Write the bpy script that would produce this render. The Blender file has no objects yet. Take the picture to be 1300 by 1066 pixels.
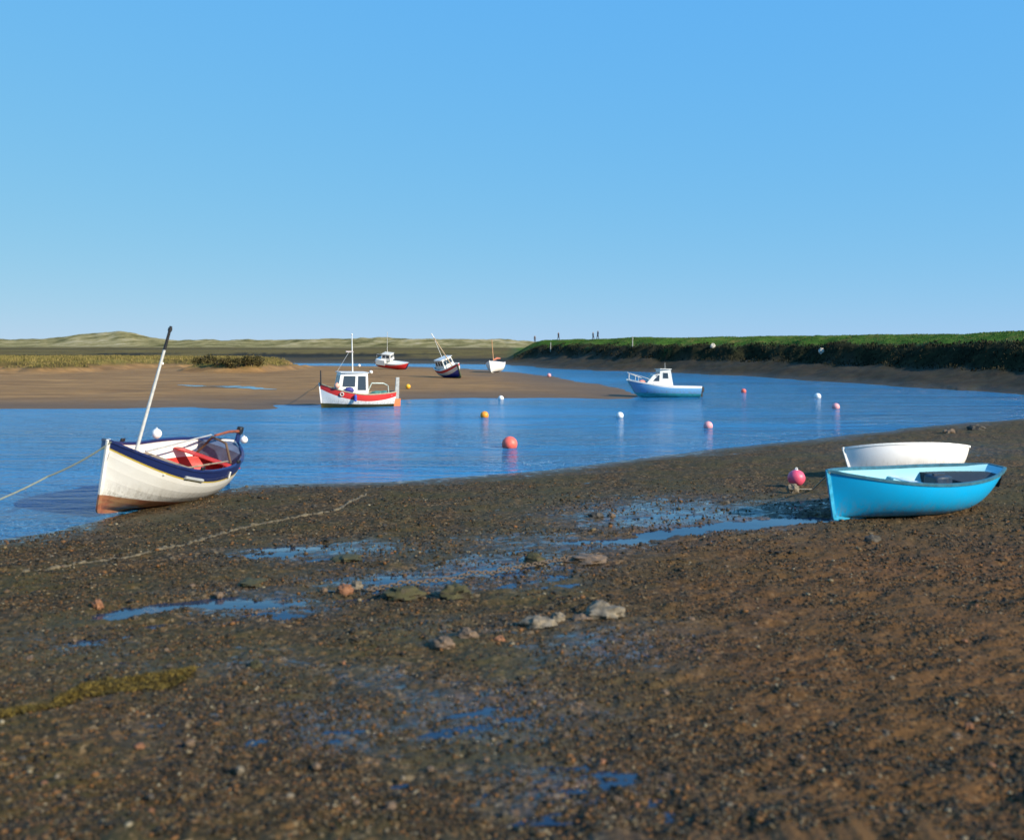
import bpy, math, random
import numpy as np
from mathutils import Vector, Matrix, Euler, noise as mnoise

R = math.radians
rng = np.random.default_rng(7)
random.seed(7)
sc = bpy.context.scene
col = sc.collection

# ------------------------------------------------------------------ camera model
H, F, VH, UC = 3.9, 1250.0, 440.0, 650.0       # eye height, focal length in photo pixels, horizon row, centre column
def flat(u, v, z=0.0):
    Y = (H - z) * F / (v - VH)
    return ((u - UC) * Y / F, Y)
def ray(u, v, Y):
    return Vector(((u - UC) * Y / F, Y, H - (v - VH) * Y / F))

# ------------------------------------------------------------------ numpy noise
def _hash(ix, iy, seed):
    h = (ix.astype(np.int64) * 374761393 + iy.astype(np.int64) * 668265263 + seed * 974711) & 0xffffffff
    h = ((h ^ (h >> 13)) * 1274126177) & 0xffffffff
    h = h ^ (h >> 16)
    return (h & 0xffffff) / float(0xffffff)
def vnoise(x, y, seed=0):
    x = np.asarray(x, float); y = np.asarray(y, float)
    ix = np.floor(x); iy = np.floor(y)
    fx = x - ix; fy = y - iy
    fx = fx * fx * fx * (fx * (fx * 6 - 15) + 10); fy = fy * fy * fy * (fy * (fy * 6 - 15) + 10)
    a = _hash(ix, iy, seed); b = _hash(ix + 1, iy, seed); c = _hash(ix, iy + 1, seed); d = _hash(ix + 1, iy + 1, seed)
    return (a + (b - a) * fx) + ((c + (d - c) * fx) - (a + (b - a) * fx)) * fy
def fbm(x, y, seed=0, octv=4, gain=.5):
    s = 0; a = 1; t = 0
    for k in range(octv):
        s = s + a * vnoise(x * 2 ** k + 17.3 * k, y * 2 ** k - 9.1 * k, seed + k); t += a; a *= gain
    return s / t
def sstep(a, b, x):
    t = np.clip((x - a) / (b - a), 0, 1)
    return t * t * (3 - 2 * t)
def seg_dist(x, y, pts, closed):
    P = np.array(pts, float)
    Q = np.roll(P, -1, 0) if closed else P[1:]
    if not closed: P = P[:-1]
    best = np.full(x.shape, 1e18)
    for (ax, ay), (bx, by) in zip(P, Q):
        dx, dy = bx - ax, by - ay
        t = np.clip(((x - ax) * dx + (y - ay) * dy) / (dx * dx + dy * dy + 1e-12), 0, 1)
        best = np.minimum(best, (x - ax - t * dx) ** 2 + (y - ay - t * dy) ** 2)
    return np.sqrt(best)
def inside(x, y, pts):
    r = np.zeros(x.shape, bool)
    n = len(pts)
    for i in range(n):
        (ax, ay), (bx, by) = pts[i], pts[(i + 1) % n]
        c = ((ay > y) != (by > y))
        with np.errstate(divide='ignore', invalid='ignore'):
            r ^= c & (x < (bx - ax) * (y - ay) / (by - ay + 1e-15) + ax)
    return r
def sdist(x, y, pts):
    d = seg_dist(x, y, pts, True)
    return np.where(inside(x, y, pts), d, -d)

# ------------------------------------------------------------------ the shape of the land
near_px = [(0,686),(60,678),(100,668),(140,656),(180,645),(230,633),(311,617),(400,613),(500,610),(600,604),(700,596),(780,587),
           (850,578),(930,568),(1000,562),(1080,552),(1150,545),(1230,537),(1300,531)]
NEAR = [(-300,-60),(-300,2),(-60,11),(-22,16.5)] + [flat(*p) for p in near_px] + [(40,60),(60,62),(300,75),(300,-60)]
sand_px = [(-250,521),(-80,519),(0,519),(150,519),(240,517),(300,519.5),(340,520),(358,518),(338,514.6),(400,514),(440,511),(520,507),(600,505),(700,505),
           (770,506.5),(800,506),(812,502),(785,492),(740,485),(700,479),(650,472),(600,468.5),(560,466.5),(520,465.5),(450,464.7),(350,464)]
SAND = [(-400,62)] + [flat(*p) for p in sand_px] + [(-55,222),(-400,300)]
far_px = [(330,461),(450,461.4),(560,462),(640,463),(680,466),(700,468),(760,470.5),(850,473),(950,478),(1050,484),(1150,491),(1240,497),(1300,502)]
FAR = [(-6000,330),(-400,290),(-70,238)] + [flat(*p) for p in far_px] + [(43,72),(60,70),(120,84),(6000,90),(6000,9000),(-6000,9000)]
marsh_px = [(-300,472),(0,470),(60,471.5),(100,472),(130,469),(190,465),(250,466),(300,470),(335,469),(338,463)]
MARSH = [(-400,110)] + [flat(u, v, .62) for u, v in marsh_px] + [(-60,250),(-400,500)]
POOL1 = [flat(u, v, .33) for u, v in [(128,765),(150,757),(215,752),(296,752),(285,760),(225,768),(150,778)]]
POOL2 = [flat(u, v, .25) for u, v in [(735,692),(800,680),(900,669),(1000,659),(1058,657),(1066,663),(1000,668),(900,678),(800,689)]]
# wet drainage runs on the shore: (u, v, half width, half height, weight)
WET = [(420,695,130,14,1),(330,765,120,22,.9),(520,735,140,16,1),(640,720,120,26,1),(860,655,160,26,1),(700,690,150,20,.7),(180,850,180,40,.35),
       (560,800,150,22,.45),(760,825,130,40,.75),(620,915,170,50,1),(420,930,130,50,.9),(330,850,130,32,.5),(480,870,90,30,.6),(250,920,120,60,.5),(1000,640,90,16,.5),(100,820,110,40,.45),(720,1010,200,60,.8),(1180,570,120,12,.4)]
DUNE_U = np.array([-2000,-600,-200,0,60,100,130,152,170,190,225,300,360,400,440,480,520,560,600,650,720,1000,3000], float)
DUNE_V = np.array([431,430,433,431,430,425,423,421,423,428,431.5,431.5,431,430,431,429,430,430.5,430,431.5,434,436,436], float)

def wetmask(x, y):
    yy = np.maximum(y, 3.)
    u = UC + x * F / yy; v = VH + (H - .3) * F / yy
    w = np.zeros(x.shape)
    for (cu, cv, ru, rv, a) in WET:
        w = np.maximum(w, a * np.exp(-((u - cu) / ru) ** 2 - ((v - cv) / rv) ** 2))
    return w

def land(x, y, micro=True):
    """height and zone weights of the ground at plan points"""
    x = np.asarray(x, float); y = np.asarray(y, float)
    wob = np.clip(y / 100., .02, 1.5)
    jx = x + (fbm(x / 6, y / 6, 3) - .5) * 3.0 * wob
    jy = y + (fbm(x / 6, y / 6, 4) - .5) * 4.5 * wob
    d1 = sdist(jx, jy, NEAR); d2 = sdist(jx, jy, SAND); d3 = sdist(jx, jy, FAR)
    under = lambda d: np.maximum(-.9, .09 * d)
    f1 = np.where(d1 > 0, .40 * (1 - np.exp(-np.maximum(d1, 0) / 8)), under(d1))
    f2 = np.where(d2 > 0, .50 * (1 - np.exp(-np.maximum(d2, 0) / 18)), under(d2))
    dm = sdist(jx, jy, MARSH) + (fbm(x / 9, y / 9, 21) - .5) * 14
    marsh = sstep(-5, 3, dm)
    f2 = f2 + marsh * (1.35 + .5 * (fbm(x / 7, y / 7, 8) - .5)) * (d2 > -5)
    bank = sstep(-4, 8, x)
    rough = (fbm(x / 3, y / 3, 12, 5) - .5)
    pb = np.interp(d3 + 1.6 * (fbm(x / 5, y / 5, 15) - .5), [0, 8, 10, 16.5, 20, 30, 60], [0, 1.95, 3.75, 5.4, 5.45, 2.2, 2.2]) + (fbm(x / 13, y / 13, 17, 3) - .5) * .5 * sstep(11, 17, d3)
    pb = pb + rough * sstep(4, 9, d3) * (1 - .7 * sstep(12, 15, d3)) * 1.0
    pm = np.interp(d3, [0, 10, 40, 60, 130, 400, 3000], [0, .35, .9, 1.5, 2.2, 2.5, 3.0])
    gully = fbm(x / 90, y / 22, 31, 4)
    pm = np.maximum(pm + sstep(25, 90, d3) * (1.3 * (gully - .5)), np.minimum(.035 * d3, .45))
    f3 = np.where(d3 > 0, bank * pb + (1 - bank) * pm, under(d3))
    # dunes
    u = UC + x * F / np.maximum(y, 5)
    top = np.interp(u, DUNE_U, DUNE_V) - 2.2 * (fbm(u / 22, y / 160, 44, 4) - .5) * 2
    zr = (VH - top) * 1250 / F + H
    w = np.exp(-((y - 1250) / 190) ** 2) * (y < 1250) + np.exp(-((y - 1250) / 420) ** 2) * (y >= 1250)
    f3 = f3 + w * np.maximum(zr - 2.5, 0)
    z = np.maximum(np.maximum(f1, f2), f3)
    zone = np.where(f1 >= np.maximum(f2, f3), 0, np.where(f2 >= f3, 1, 2))
    dune = sstep(850, 1000, y)
    if micro:
        # shore relief: shingle swells and drainage streaks
        a = R(18)
        rx = x * math.cos(a) + y * math.sin(a); ry = -x * math.sin(a) + y * math.cos(a)
        m = (fbm(rx / 1.1, ry / .42, 50, 5, .62) - .5) * .085 + (fbm(rx / 3.6, ry / 1.5, 60, 3) - .5) * .09
        fine = (fbm(x / .10, y / .10, 70, 2) - .5) * .018 + (fbm(rx / .42, ry / .2, 72, 4, .62) - .5) * .12
        amp = sstep(.2, 2.5, d1) * (zone == 0)
        z = z + (m + fine) * amp + (zone == 0) * sstep(-.3, .3, d1) * (fbm(x / .3, y / .3, 77, 3) - .5) * .015
        z = z + (zone == 1) * sstep(.5, 12, d2) * ((fbm(x / 3.5, y / 9, 80, 4) - .5) * .16 - .02)
        s1 = sdist(x + (fbm(x / .5, y / .5, 90) - .5) * .5, y + (fbm(x / .5, y / .5, 91) - .5) * .5, POOL1)
        s2 = sdist(x + (fbm(x / .4, y / .4, 92) - .5) * .5, y + (fbm(x / .4, y / .4, 93) - .5) * .5, POOL2)
        z = z - .11 * sstep(-.25, .2, s1) - .14 * sstep(-.3, .3, s2)
    return z, zone, d1, d2, d3, dm, marsh, bank, dune

def gz(x, y, micro=False):
    return float(land(np.array([x]), np.array([y]), micro)[0][0])
def hit(u, v):
    """the ground point seen at photo pixel (u, v)"""
    Ys = np.concatenate([np.linspace(4, 60, 900), np.linspace(60, 400, 1400)])
    xs = (u - UC) * Ys / F; zs = H - (v - VH) * Ys / F
    g = land(xs, Ys, False)[0]; g = np.maximum(g, 0)
    k = np.argmax(zs <= g)
    return Vector((float(xs[k]), float(Ys[k]), float(g[k])))

# ------------------------------------------------------------------ node helpers
def new_mat(name):
    m = bpy.data.materials.new(name); m.use_nodes = True
    nt = m.node_tree
    return m, nt, nt.nodes['Principled BSDF']
def N(nt, typ, **kw):
    n = nt.nodes.new(typ)
    for k, v in kw.items(): setattr(n, k, v)
    return n
def mixc(nt, fac, a, b, blend='MIX'):
    n = N(nt, 'ShaderNodeMix', data_type='RGBA', blend_type=blend)
    for idx, val in ((0, fac), (6, a), (7, b)):
        if hasattr(val, 'is_output'): nt.links.new(val, n.inputs[idx])
        elif idx == 0: n.inputs[0].default_value = val
        else: n.inputs[idx].default_value = (*val[:3], 1)
    return n.outputs[2]
def math_(nt, op, a, b=None, clamp=False):
    n = N(nt, 'ShaderNodeMath', operation=op, use_clamp=clamp)
    for i, val in enumerate((a, b)):
        if val is None: continue
        if hasattr(val, 'is_output'): nt.links.new(val, n.inputs[i])
        else: n.inputs[i].default_value = val
    return n.outputs[0]
def ramp(nt, fac, stops, interp='LINEAR'):
    n = N(nt, 'ShaderNodeValToRGB'); n.color_ramp.interpolation = interp
    e = n.color_ramp.elements
    while len(e) < len(stops): e.new(.5)
    for i, (p, c) in enumerate(stops):
        e[i].position = p
        e[i].color = (c, c, c, 1) if isinstance(c, (int, float)) else (*c, 1)
    nt.links.new(fac, n.inputs[0]); return n.outputs[0]
def noise_(nt, vec, scale, detail=4, rough=.55, dist=0.):
    n = N(nt, 'ShaderNodeTexNoise'); n.inputs['Scale'].default_value = scale; n.inputs['Detail'].default_value = detail
    n.inputs['Roughness'].default_value = rough; n.inputs['Distortion'].default_value = dist
    if vec is not None: nt.links.new(vec, n.inputs['Vector'])
    return n.outputs['Fac']
def objco(nt, scale=None, rot=None):
    t = N(nt, 'ShaderNodeTexCoord').outputs['Object']
    if scale is None and rot is None: return t
    m = N(nt, 'ShaderNodeMapping'); nt.links.new(t, m.inputs[0])
    if scale: m.inputs['Scale'].default_value = scale
    if rot: m.inputs['Rotation'].default_value = rot
    return m.outputs[0]
def bump(nt, bs, height, strength=.3, dist=.02):
    b = N(nt, 'ShaderNodeBump'); b.inputs['Strength'].default_value = strength; b.inputs['Distance'].default_value = dist
    nt.links.new(height, b.inputs['Height']); nt.links.new(b.outputs[0], bs.inputs['Normal'])
def paint(name, c, rough=.45, var=.18, dirt=(.10, .075, .05), dirt_amt=.25, scale=6., metal=0., bmp=.15):
    m, nt, bs = new_mat(name)
    co = objco(nt)
    n1 = noise_(nt, co, scale, 5, .6)
    dark = tuple(x * (1 - var * 2) for x in c); lite = tuple(min(.95, x * (1 + var)) for x in c)
    cc = mixc(nt, ramp(nt, n1, [(.3, 0.), (.7, 1.)]), dark, lite)
    st = noise_(nt, objco(nt, (9, 9, 1.2)), 1.6, 5, .65)
    cc = mixc(nt, math_(nt, 'MULTIPLY', ramp(nt, st, [(.52, 0.), (.72, 1.)]), dirt_amt), cc, dirt)
    nt.links.new(cc, bs.inputs['Base Color'])
    nt.links.new(ramp(nt, n1, [(.2, max(.05, rough - .12)), (.8, min(1, rough + .15))]), bs.inputs['Roughness'])
    bs.inputs['Metallic'].default_value = metal
    if bmp: bump(nt, bs, noise_(nt, co, scale * 6, 3), bmp, .004)
    return m
def hull_paint(name, bands, bottom=None, zw=0., planks=0, rough=.4, slope=0., weed=None):
    """bands: [(u, colour)] from keel (u=0) to sheer (u=1); bottom colour below object height zw"""
    m, nt, bs = new_mat(name)
    co = objco(nt)
    uv = N(nt, 'ShaderNodeUVMap'); uv.uv_map = 'UVMap'
    sx = N(nt, 'ShaderNodeSeparateXYZ'); nt.links.new(uv.outputs[0], sx.inputs[0])
    ss = N(nt, 'ShaderNodeSeparateXYZ'); nt.links.new(co, ss.inputs[0])
    cc = None
    for (u0, c) in bands:
        if cc is None: cc = mixc(nt, 0., c, c)
        else: cc = mixc(nt, math_(nt, 'GREATER_THAN', sx.outputs[1], u0), cc, c)
    n1 = noise_(nt, co, 2.5, 6, .62)
    cc = mixc(nt, ramp(nt, n1, [(.35, 0.), (.75, .22)]), cc, (.62, .56, .45), 'MULTIPLY')
    zz = ss.outputs[2]
    zz = math_(nt, 'ADD', zz, math_(nt, 'MULTIPLY', ss.outputs[0], slope))
    zn = math_(nt, 'ADD', zz, math_(nt, 'MULTIPLY', math_(nt, 'SUBTRACT', noise_(nt, co, 5, 4), .5), .03))
    st = noise_(nt, objco(nt, (7, 7, .8)), 1.5, 5, .7)
    low = math_(nt, 'SUBTRACT', 1., math_(nt, 'MULTIPLY', math_(nt, 'SUBTRACT', zz, zw), 2.2), True)
    cc = mixc(nt, math_(nt, 'MULTIPLY', math_(nt, 'MULTIPLY', ramp(nt, st, [(.45, 0.), (.75, 1.)]), low), .8), cc, (.20, .155, .09))
    spl = ramp(nt, noise_(nt, co, 26, 4, .7), [(.57, 0.), (.64, 1.)])
    cc = mixc(nt, math_(nt, 'MULTIPLY', math_(nt, 'MULTIPLY', spl, math_(nt, 'POWER', low, 2.)), .75), cc, (.075, .055, .035))
    if bottom:
        bc = mixc(nt, ramp(nt, noise_(nt, co, 7, 5, .65), [(.35, 0.), (.7, 1.)]), bottom, tuple(x * .45 for x in bottom))
        if weed: bc = mixc(nt, ramp(nt, noise_(nt, objco(nt, (1, 1, 3)), 2.2, 5, .6), [(.42, 0.), (.6, .85)]), bc, weed)
        cc = mixc(nt, math_(nt, 'LESS_THAN', zn, zw), cc, bc)
    nt.links.new(cc, bs.inputs['Base Color'])
    nt.links.new(ramp(nt, n1, [(.2, rough - .12), (.8, rough + .2)]), bs.inputs['Roughness'])
    hgt = noise_(nt, co, 30, 3)
    if planks:
        saw = math_(nt, 'FRACT', math_(nt, 'MULTIPLY', sx.outputs[1], float(planks)))
        hgt = math_(nt, 'ADD', math_(nt, 'MULTIPLY', hgt, .12), math_(nt, 'POWER', saw, 1.5))
        bump(nt, bs, hgt, .7, .022)
    else: bump(nt, bs, hgt, .12, .004)
    return m

MT = {}
def pm(key, c, **kw):
    if key not in MT: MT[key] = paint(key, c, **kw)
    return MT[key]
def glass(key='dark_glass', c=(.035, .05, .07)):
    if key not in MT:
        m, nt, bs = new_mat(key); bs.inputs['Base Color'].default_value = (*c, 1); bs.inputs['Roughness'].default_value = .06
        bs.inputs['Specular IOR Level'].default_value = .7
        bump(nt, bs, noise_(nt, objco(nt), 2.), .05, .02); MT[key] = m
    return MT[key]

# ------------------------------------------------------------------ mesh builder
class MB:
    def __init__(s): s.v = []; s.f = []; s.m = []; s.uv = []
    def add(s, vs, fs, mi=0, uvs=None):
        o = len(s.v); s.v += [tuple(p) for p in vs]
        s.f += [tuple(i + o for i in f) for f in fs]; s.m += [mi] * len(fs)
        s.uv += (uvs if uvs else [(0, 0)] * len(vs))
    def box(s, c, size, mi=0, rot=None, taper=1.):
        x, y, z = (q / 2 for q in size); c = Vector(c)
        b = min(x, y, z) * .22
        vs = []
        for sz, k in ((-1, 1.), (1, taper)):
            for sx, sy in ((-1, -1), (1, -1), (1, 1), (-1, 1)):
                vs.append(Vector((sx * (x * k - b), sy * (y * k - b), sz * z)))
        lo, hi = vs[:4], vs[4:]
        ring = lambda zz, k: [Vector((sx * X, sy * Yy, zz)) for (sx, X, sy, Yy) in
               ((-1, x*k-b, -1, y*k), (1, x*k-b, -1, y*k), (1, x*k, -1, y*k-b), (1, x*k, 1, y*k-b), (1, x*k-b, 1, y*k), (-1, x*k-b, 1, y*k), (-1, x*k, 1, y*k-b), (-1, x*k, -1, y*k-b))]
        r0 = ring(-z + b, 1.); r1 = ring(z - b, taper)
        P = lo + hi + r0 + r1
        if rot is not None:
            M = rot if isinstance(rot, Matrix) else Euler(rot).to_matrix()
            P = [M @ p for p in P]
        P = [p + c for p in P]
        F_ = [(3, 2, 1, 0), (4, 5, 6, 7)]
        for i in range(8): F_.append((8 + i, 8 + (i + 1) % 8, 16 + (i + 1) % 8, 16 + i))
        for i in range(4):
            j = (i + 1) % 4
            a, b_ = 8 + 2 * i, 8 + 2 * i + 1
            F_.append((i, j, b_, a)); F_.append((j, 8 + (2 * j) % 8, b_))
            a, b_ = 16 + 2 * i, 16 + 2 * i + 1
            F_.append((4 + j, 4 + i, a, b_)); F_.append((4 + j, b_, 16 + (2 * j) % 8))
        s.add(P, F_, mi)
    def tube(s, pts, r, mi=0, seg=8, sq=1.):
        pts = [Vector(p) for p in pts]; n = len(pts)
        rs = r if isinstance(r, (list, tuple)) else [r] * n
        vs = []; up = Vector((0, 0, 1))
        for i, p in enumerate(pts):
            d = (pts[min(i + 1, n - 1)] - pts[max(i - 1, 0)])
            d = d.normalized() if d.length > 1e-9 else Vector((1, 0, 0))
            a = d.cross(up)
            if a.length < .05: a = d.cross(Vector((0, 1, 0)))
            a.normalize(); b = a.cross(d)
            for k in range(seg):
                t = 2 * math.pi * k / seg
                vs.append(p + (a * math.cos(t) + b * math.sin(t) * sq) * rs[i])
        fs = [(i * seg + k, i * seg + (k + 1) % seg, (i + 1) * seg + (k + 1) % seg, (i + 1) * seg + k) for i in range(n - 1) for k in range(seg)]
        fs += [tuple(range(seg)), tuple((n - 1) * seg + k for k in reversed(range(seg)))]
        s.add(vs, fs, mi)
    def ball(s, c, r, mi=0, seg=20, ringn=12, noise=0., ns=2., seed=0):
        c = Vector(c); rx, ry, rz = r if isinstance(r, (tuple, list)) else (r, r, r)
        vs = []
        for i in range(ringn + 1):
            th = math.pi * i / ringn
            for k in range(seg):
                ph = 2 * math.pi * k / seg
                d = Vector((math.sin(th) * math.cos(ph), math.sin(th) * math.sin(ph), math.cos(th)))
                q = 1.
                if noise: q += noise * mnoise.fractal(d * ns + Vector((seed * 3.7, seed, 0)), 1., 2., 4)
                vs.append(c + Vector((d.x * rx, d.y * ry, d.z * rz)) * q)
        fs = [(i * seg + k, (i + 1) * seg + k, (i + 1) * seg + (k + 1) % seg, i * seg + (k + 1) % seg) for i in range(ringn) for k in range(seg)]
        s.add(vs, fs, mi)
    def build(s, name, mats, parent=None, smooth=True):
        me = bpy.data.meshes.new(name); me.from_pydata(s.v, [], s.f); me.update()
        mats = mats if isinstance(mats, (list, tuple)) else [mats]
        for m in mats: me.materials.append(m)
        me.polygons.foreach_set('material_index', s.m)
        if any(u != (0, 0) for u in s.uv):
            ul = me.uv_layers.new(name='UVMap')
            li = np.zeros(len(me.loops), int); me.loops.foreach_get('vertex_index', li)
            ul.data.foreach_set('uv', np.array(s.uv, float)[li].ravel())
        if smooth:
            me.polygons.foreach_set('use_smooth', [True] * len(me.polygons))
            me.set_sharp_from_angle(angle=R(38))
        o = bpy.data.objects.new(name, me); col.objects.link(o)
        if parent: o.parent = parent
        return o
def tag(o, label=None, cat=None, group=None, kind=None):
    if label: o['label'] = label
    if cat: o['category'] = cat
    if group: o['group'] = group
    if kind: o['kind'] = kind
    return o
def empty(name, M):
    o = bpy.data.objects.new(name, None); col.objects.link(o); o.empty_display_size = .3
    o.matrix_world = M; return o
def place(loc, yaw, trim=0., heel=0.):
    """yaw of the bow; trim > 0 lowers the bow; heel > 0 lowers the starboard side"""
    return Matrix.Translation(loc) @ Euler((R(heel), R(trim), R(yaw))).to_matrix().to_4x4()
def at_origin(o, p):
    """move the mesh origin to p without moving the mesh"""
    o.data.transform(Matrix.Translation(-Vector(p))); o.location = p; return o

# ------------------------------------------------------------------ ground sheet
def build_ground():
    v = np.arange(1110, 446, -1.25)
    Y = H * F / (v - VH)
    Y = np.concatenate([[-60, -30, -10, 0, 3, 5], Y, np.geomspace(Y[-1] * 1.02, 1800, 130), [2400, 3500, 6000, 9000]])
    Y = np.unique(np.round(np.concatenate([Y, np.arange(62, 250, .8)]), 3))
    Y = Y[np.concatenate([[True], np.diff(Y) > .004])]
    tc = np.linspace(-.60, .60, 760)
    t = np.concatenate([-np.geomspace(.62, 5, 40)[::-1], tc, np.geomspace(.62, 5, 40)])
    YY, TT = np.meshgrid(Y, t, indexing='ij')
    XX = TT * np.maximum(YY, 7)
    x, y = XX.ravel(), YY.ravel()
    z, zone, d1, d2, d3, dm, marsh, bank, dune = land(x, y)
    nr, nc = YY.shape
    # zone weights: what the ground is made of
    sand = ((zone == 1) * 1.0) * (1 - sstep(.35, .75, marsh))
    grass = np.where(zone == 1, sstep(.35, .75, marsh), 0)
    edge = (fbm(x / 1.6, y / 4, 101) - .5)
    bankgrass = (zone == 2) * bank * sstep(10.6, 12.4, d3 + 4 * edge)
    scrub = (zone == 2) * bank * sstep(6., 9., d3 + 5 * edge - 1.8 * (1 - sstep(12, 34, x))) * (1 - sstep(10.6, 12.4, d3 + 4 * edge))
    farm = (zone == 2) * (1 - bank) * sstep(18, 60, d3 + 30 * edge)
    gul = fbm(x / 60, y / 16, 131, 4)
    weed = (zone == 2) * (1 - bank) * np.maximum(sstep(6, 16, d3 + 30 * edge) * (1 - sstep(70, 100, d3 + 40 * edge)) * sstep(.40, .47, gul), .8 * sstep(560, 590, y) * (1 - sstep(640, 680, y)) * sstep(.35, .5, gul))
    weed = np.maximum(weed, .6 * (zone == 2) * bank * sstep(-1, 2, d3 + 4 * edge))
    grass = np.maximum(grass, np.maximum(farm * .75, 0))
    wet = np.maximum(wetmask(x, y) * (zone == 0), 0)
    lowwet = np.where(zone == 1, 1 - sstep(.02, .3, z), 0) + np.where(zone == 2, .3 * (1 - sstep(.1, .7, z)), 0) + np.where(zone == 0, (1 - sstep(.0, .1, z)) * .6, 0)
    wet = np.clip(wet + lowwet, 0, 1)
    red = ((zone == 0) * sstep(0, 1, (UC + x * F / np.maximum(y, 4) - 620 + (y < 40) * 0) / 500) * sstep(24, 15, y))
    idx = np.arange(nr * nc).reshape(nr, nc)
    a, b, c, d = idx[:-1, :-1], idx[:-1, 1:], idx[1:, 1:], idx[1:, :-1]
    faces = np.stack([a, b, c, d], -1).reshape(-1, 4)
    fz = zone[faces].max(1)
    fz = np.where((fz == 2) & (y[faces].mean(1) > 820), 3, fz)
    G = ground_material()
    out = {}
    for zi, name in ((0, 'foreshore'), (1, 'sandbank'), (2, 'embankment'), (3, 'dunes')):
        fs = faces[fz == zi]
        used, inv = np.unique(fs, return_inverse=True)
        me = bpy.data.meshes.new(name)
        nf = len(fs)
        me.vertices.add(len(used)); me.vertices.foreach_set('co', np.stack([x[used], y[used], z[used]], 1).ravel())
        me.loops.add(nf * 4); me.loops.foreach_set('vertex_index', inv.ravel().astype(np.int32))
        me.polygons.add(nf); me.polygons.foreach_set('loop_start', np.arange(nf, dtype=np.int32) * 4)
        me.polygons.foreach_set('use_smooth', np.ones(nf, bool))
        me.update(calc_edges=True)
        for nm, ch in (('zone', (sand, grass, weed, wet)), ('zone_b', (bankgrass, scrub, dune, red))):
            at = me.color_attributes.new(nm, 'FLOAT_COLOR', 'POINT')
            at.data.foreach_set('color', np.stack([q[used] for q in ch], 1).astype(np.float32).ravel())
        me.materials.append(G)
        o = bpy.data.objects.new(name, me); col.objects.link(o)
        tag(o, {'foreshore': 'brown stony mud shore in the foreground with wet streaks', 'sandbank': 'bare brown sandbank behind the red and white boat',
                'embankment': 'dark mud bank with a green grass top along the far side of the creek', 'dunes': 'low grassy dunes along the horizon'}[name],
            {'foreshore': 'shore', 'sandbank': 'sandbank', 'embankment': 'bank', 'dunes': 'dunes'}[name], None, 'structure')
        out[name] = o
    return out

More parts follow.
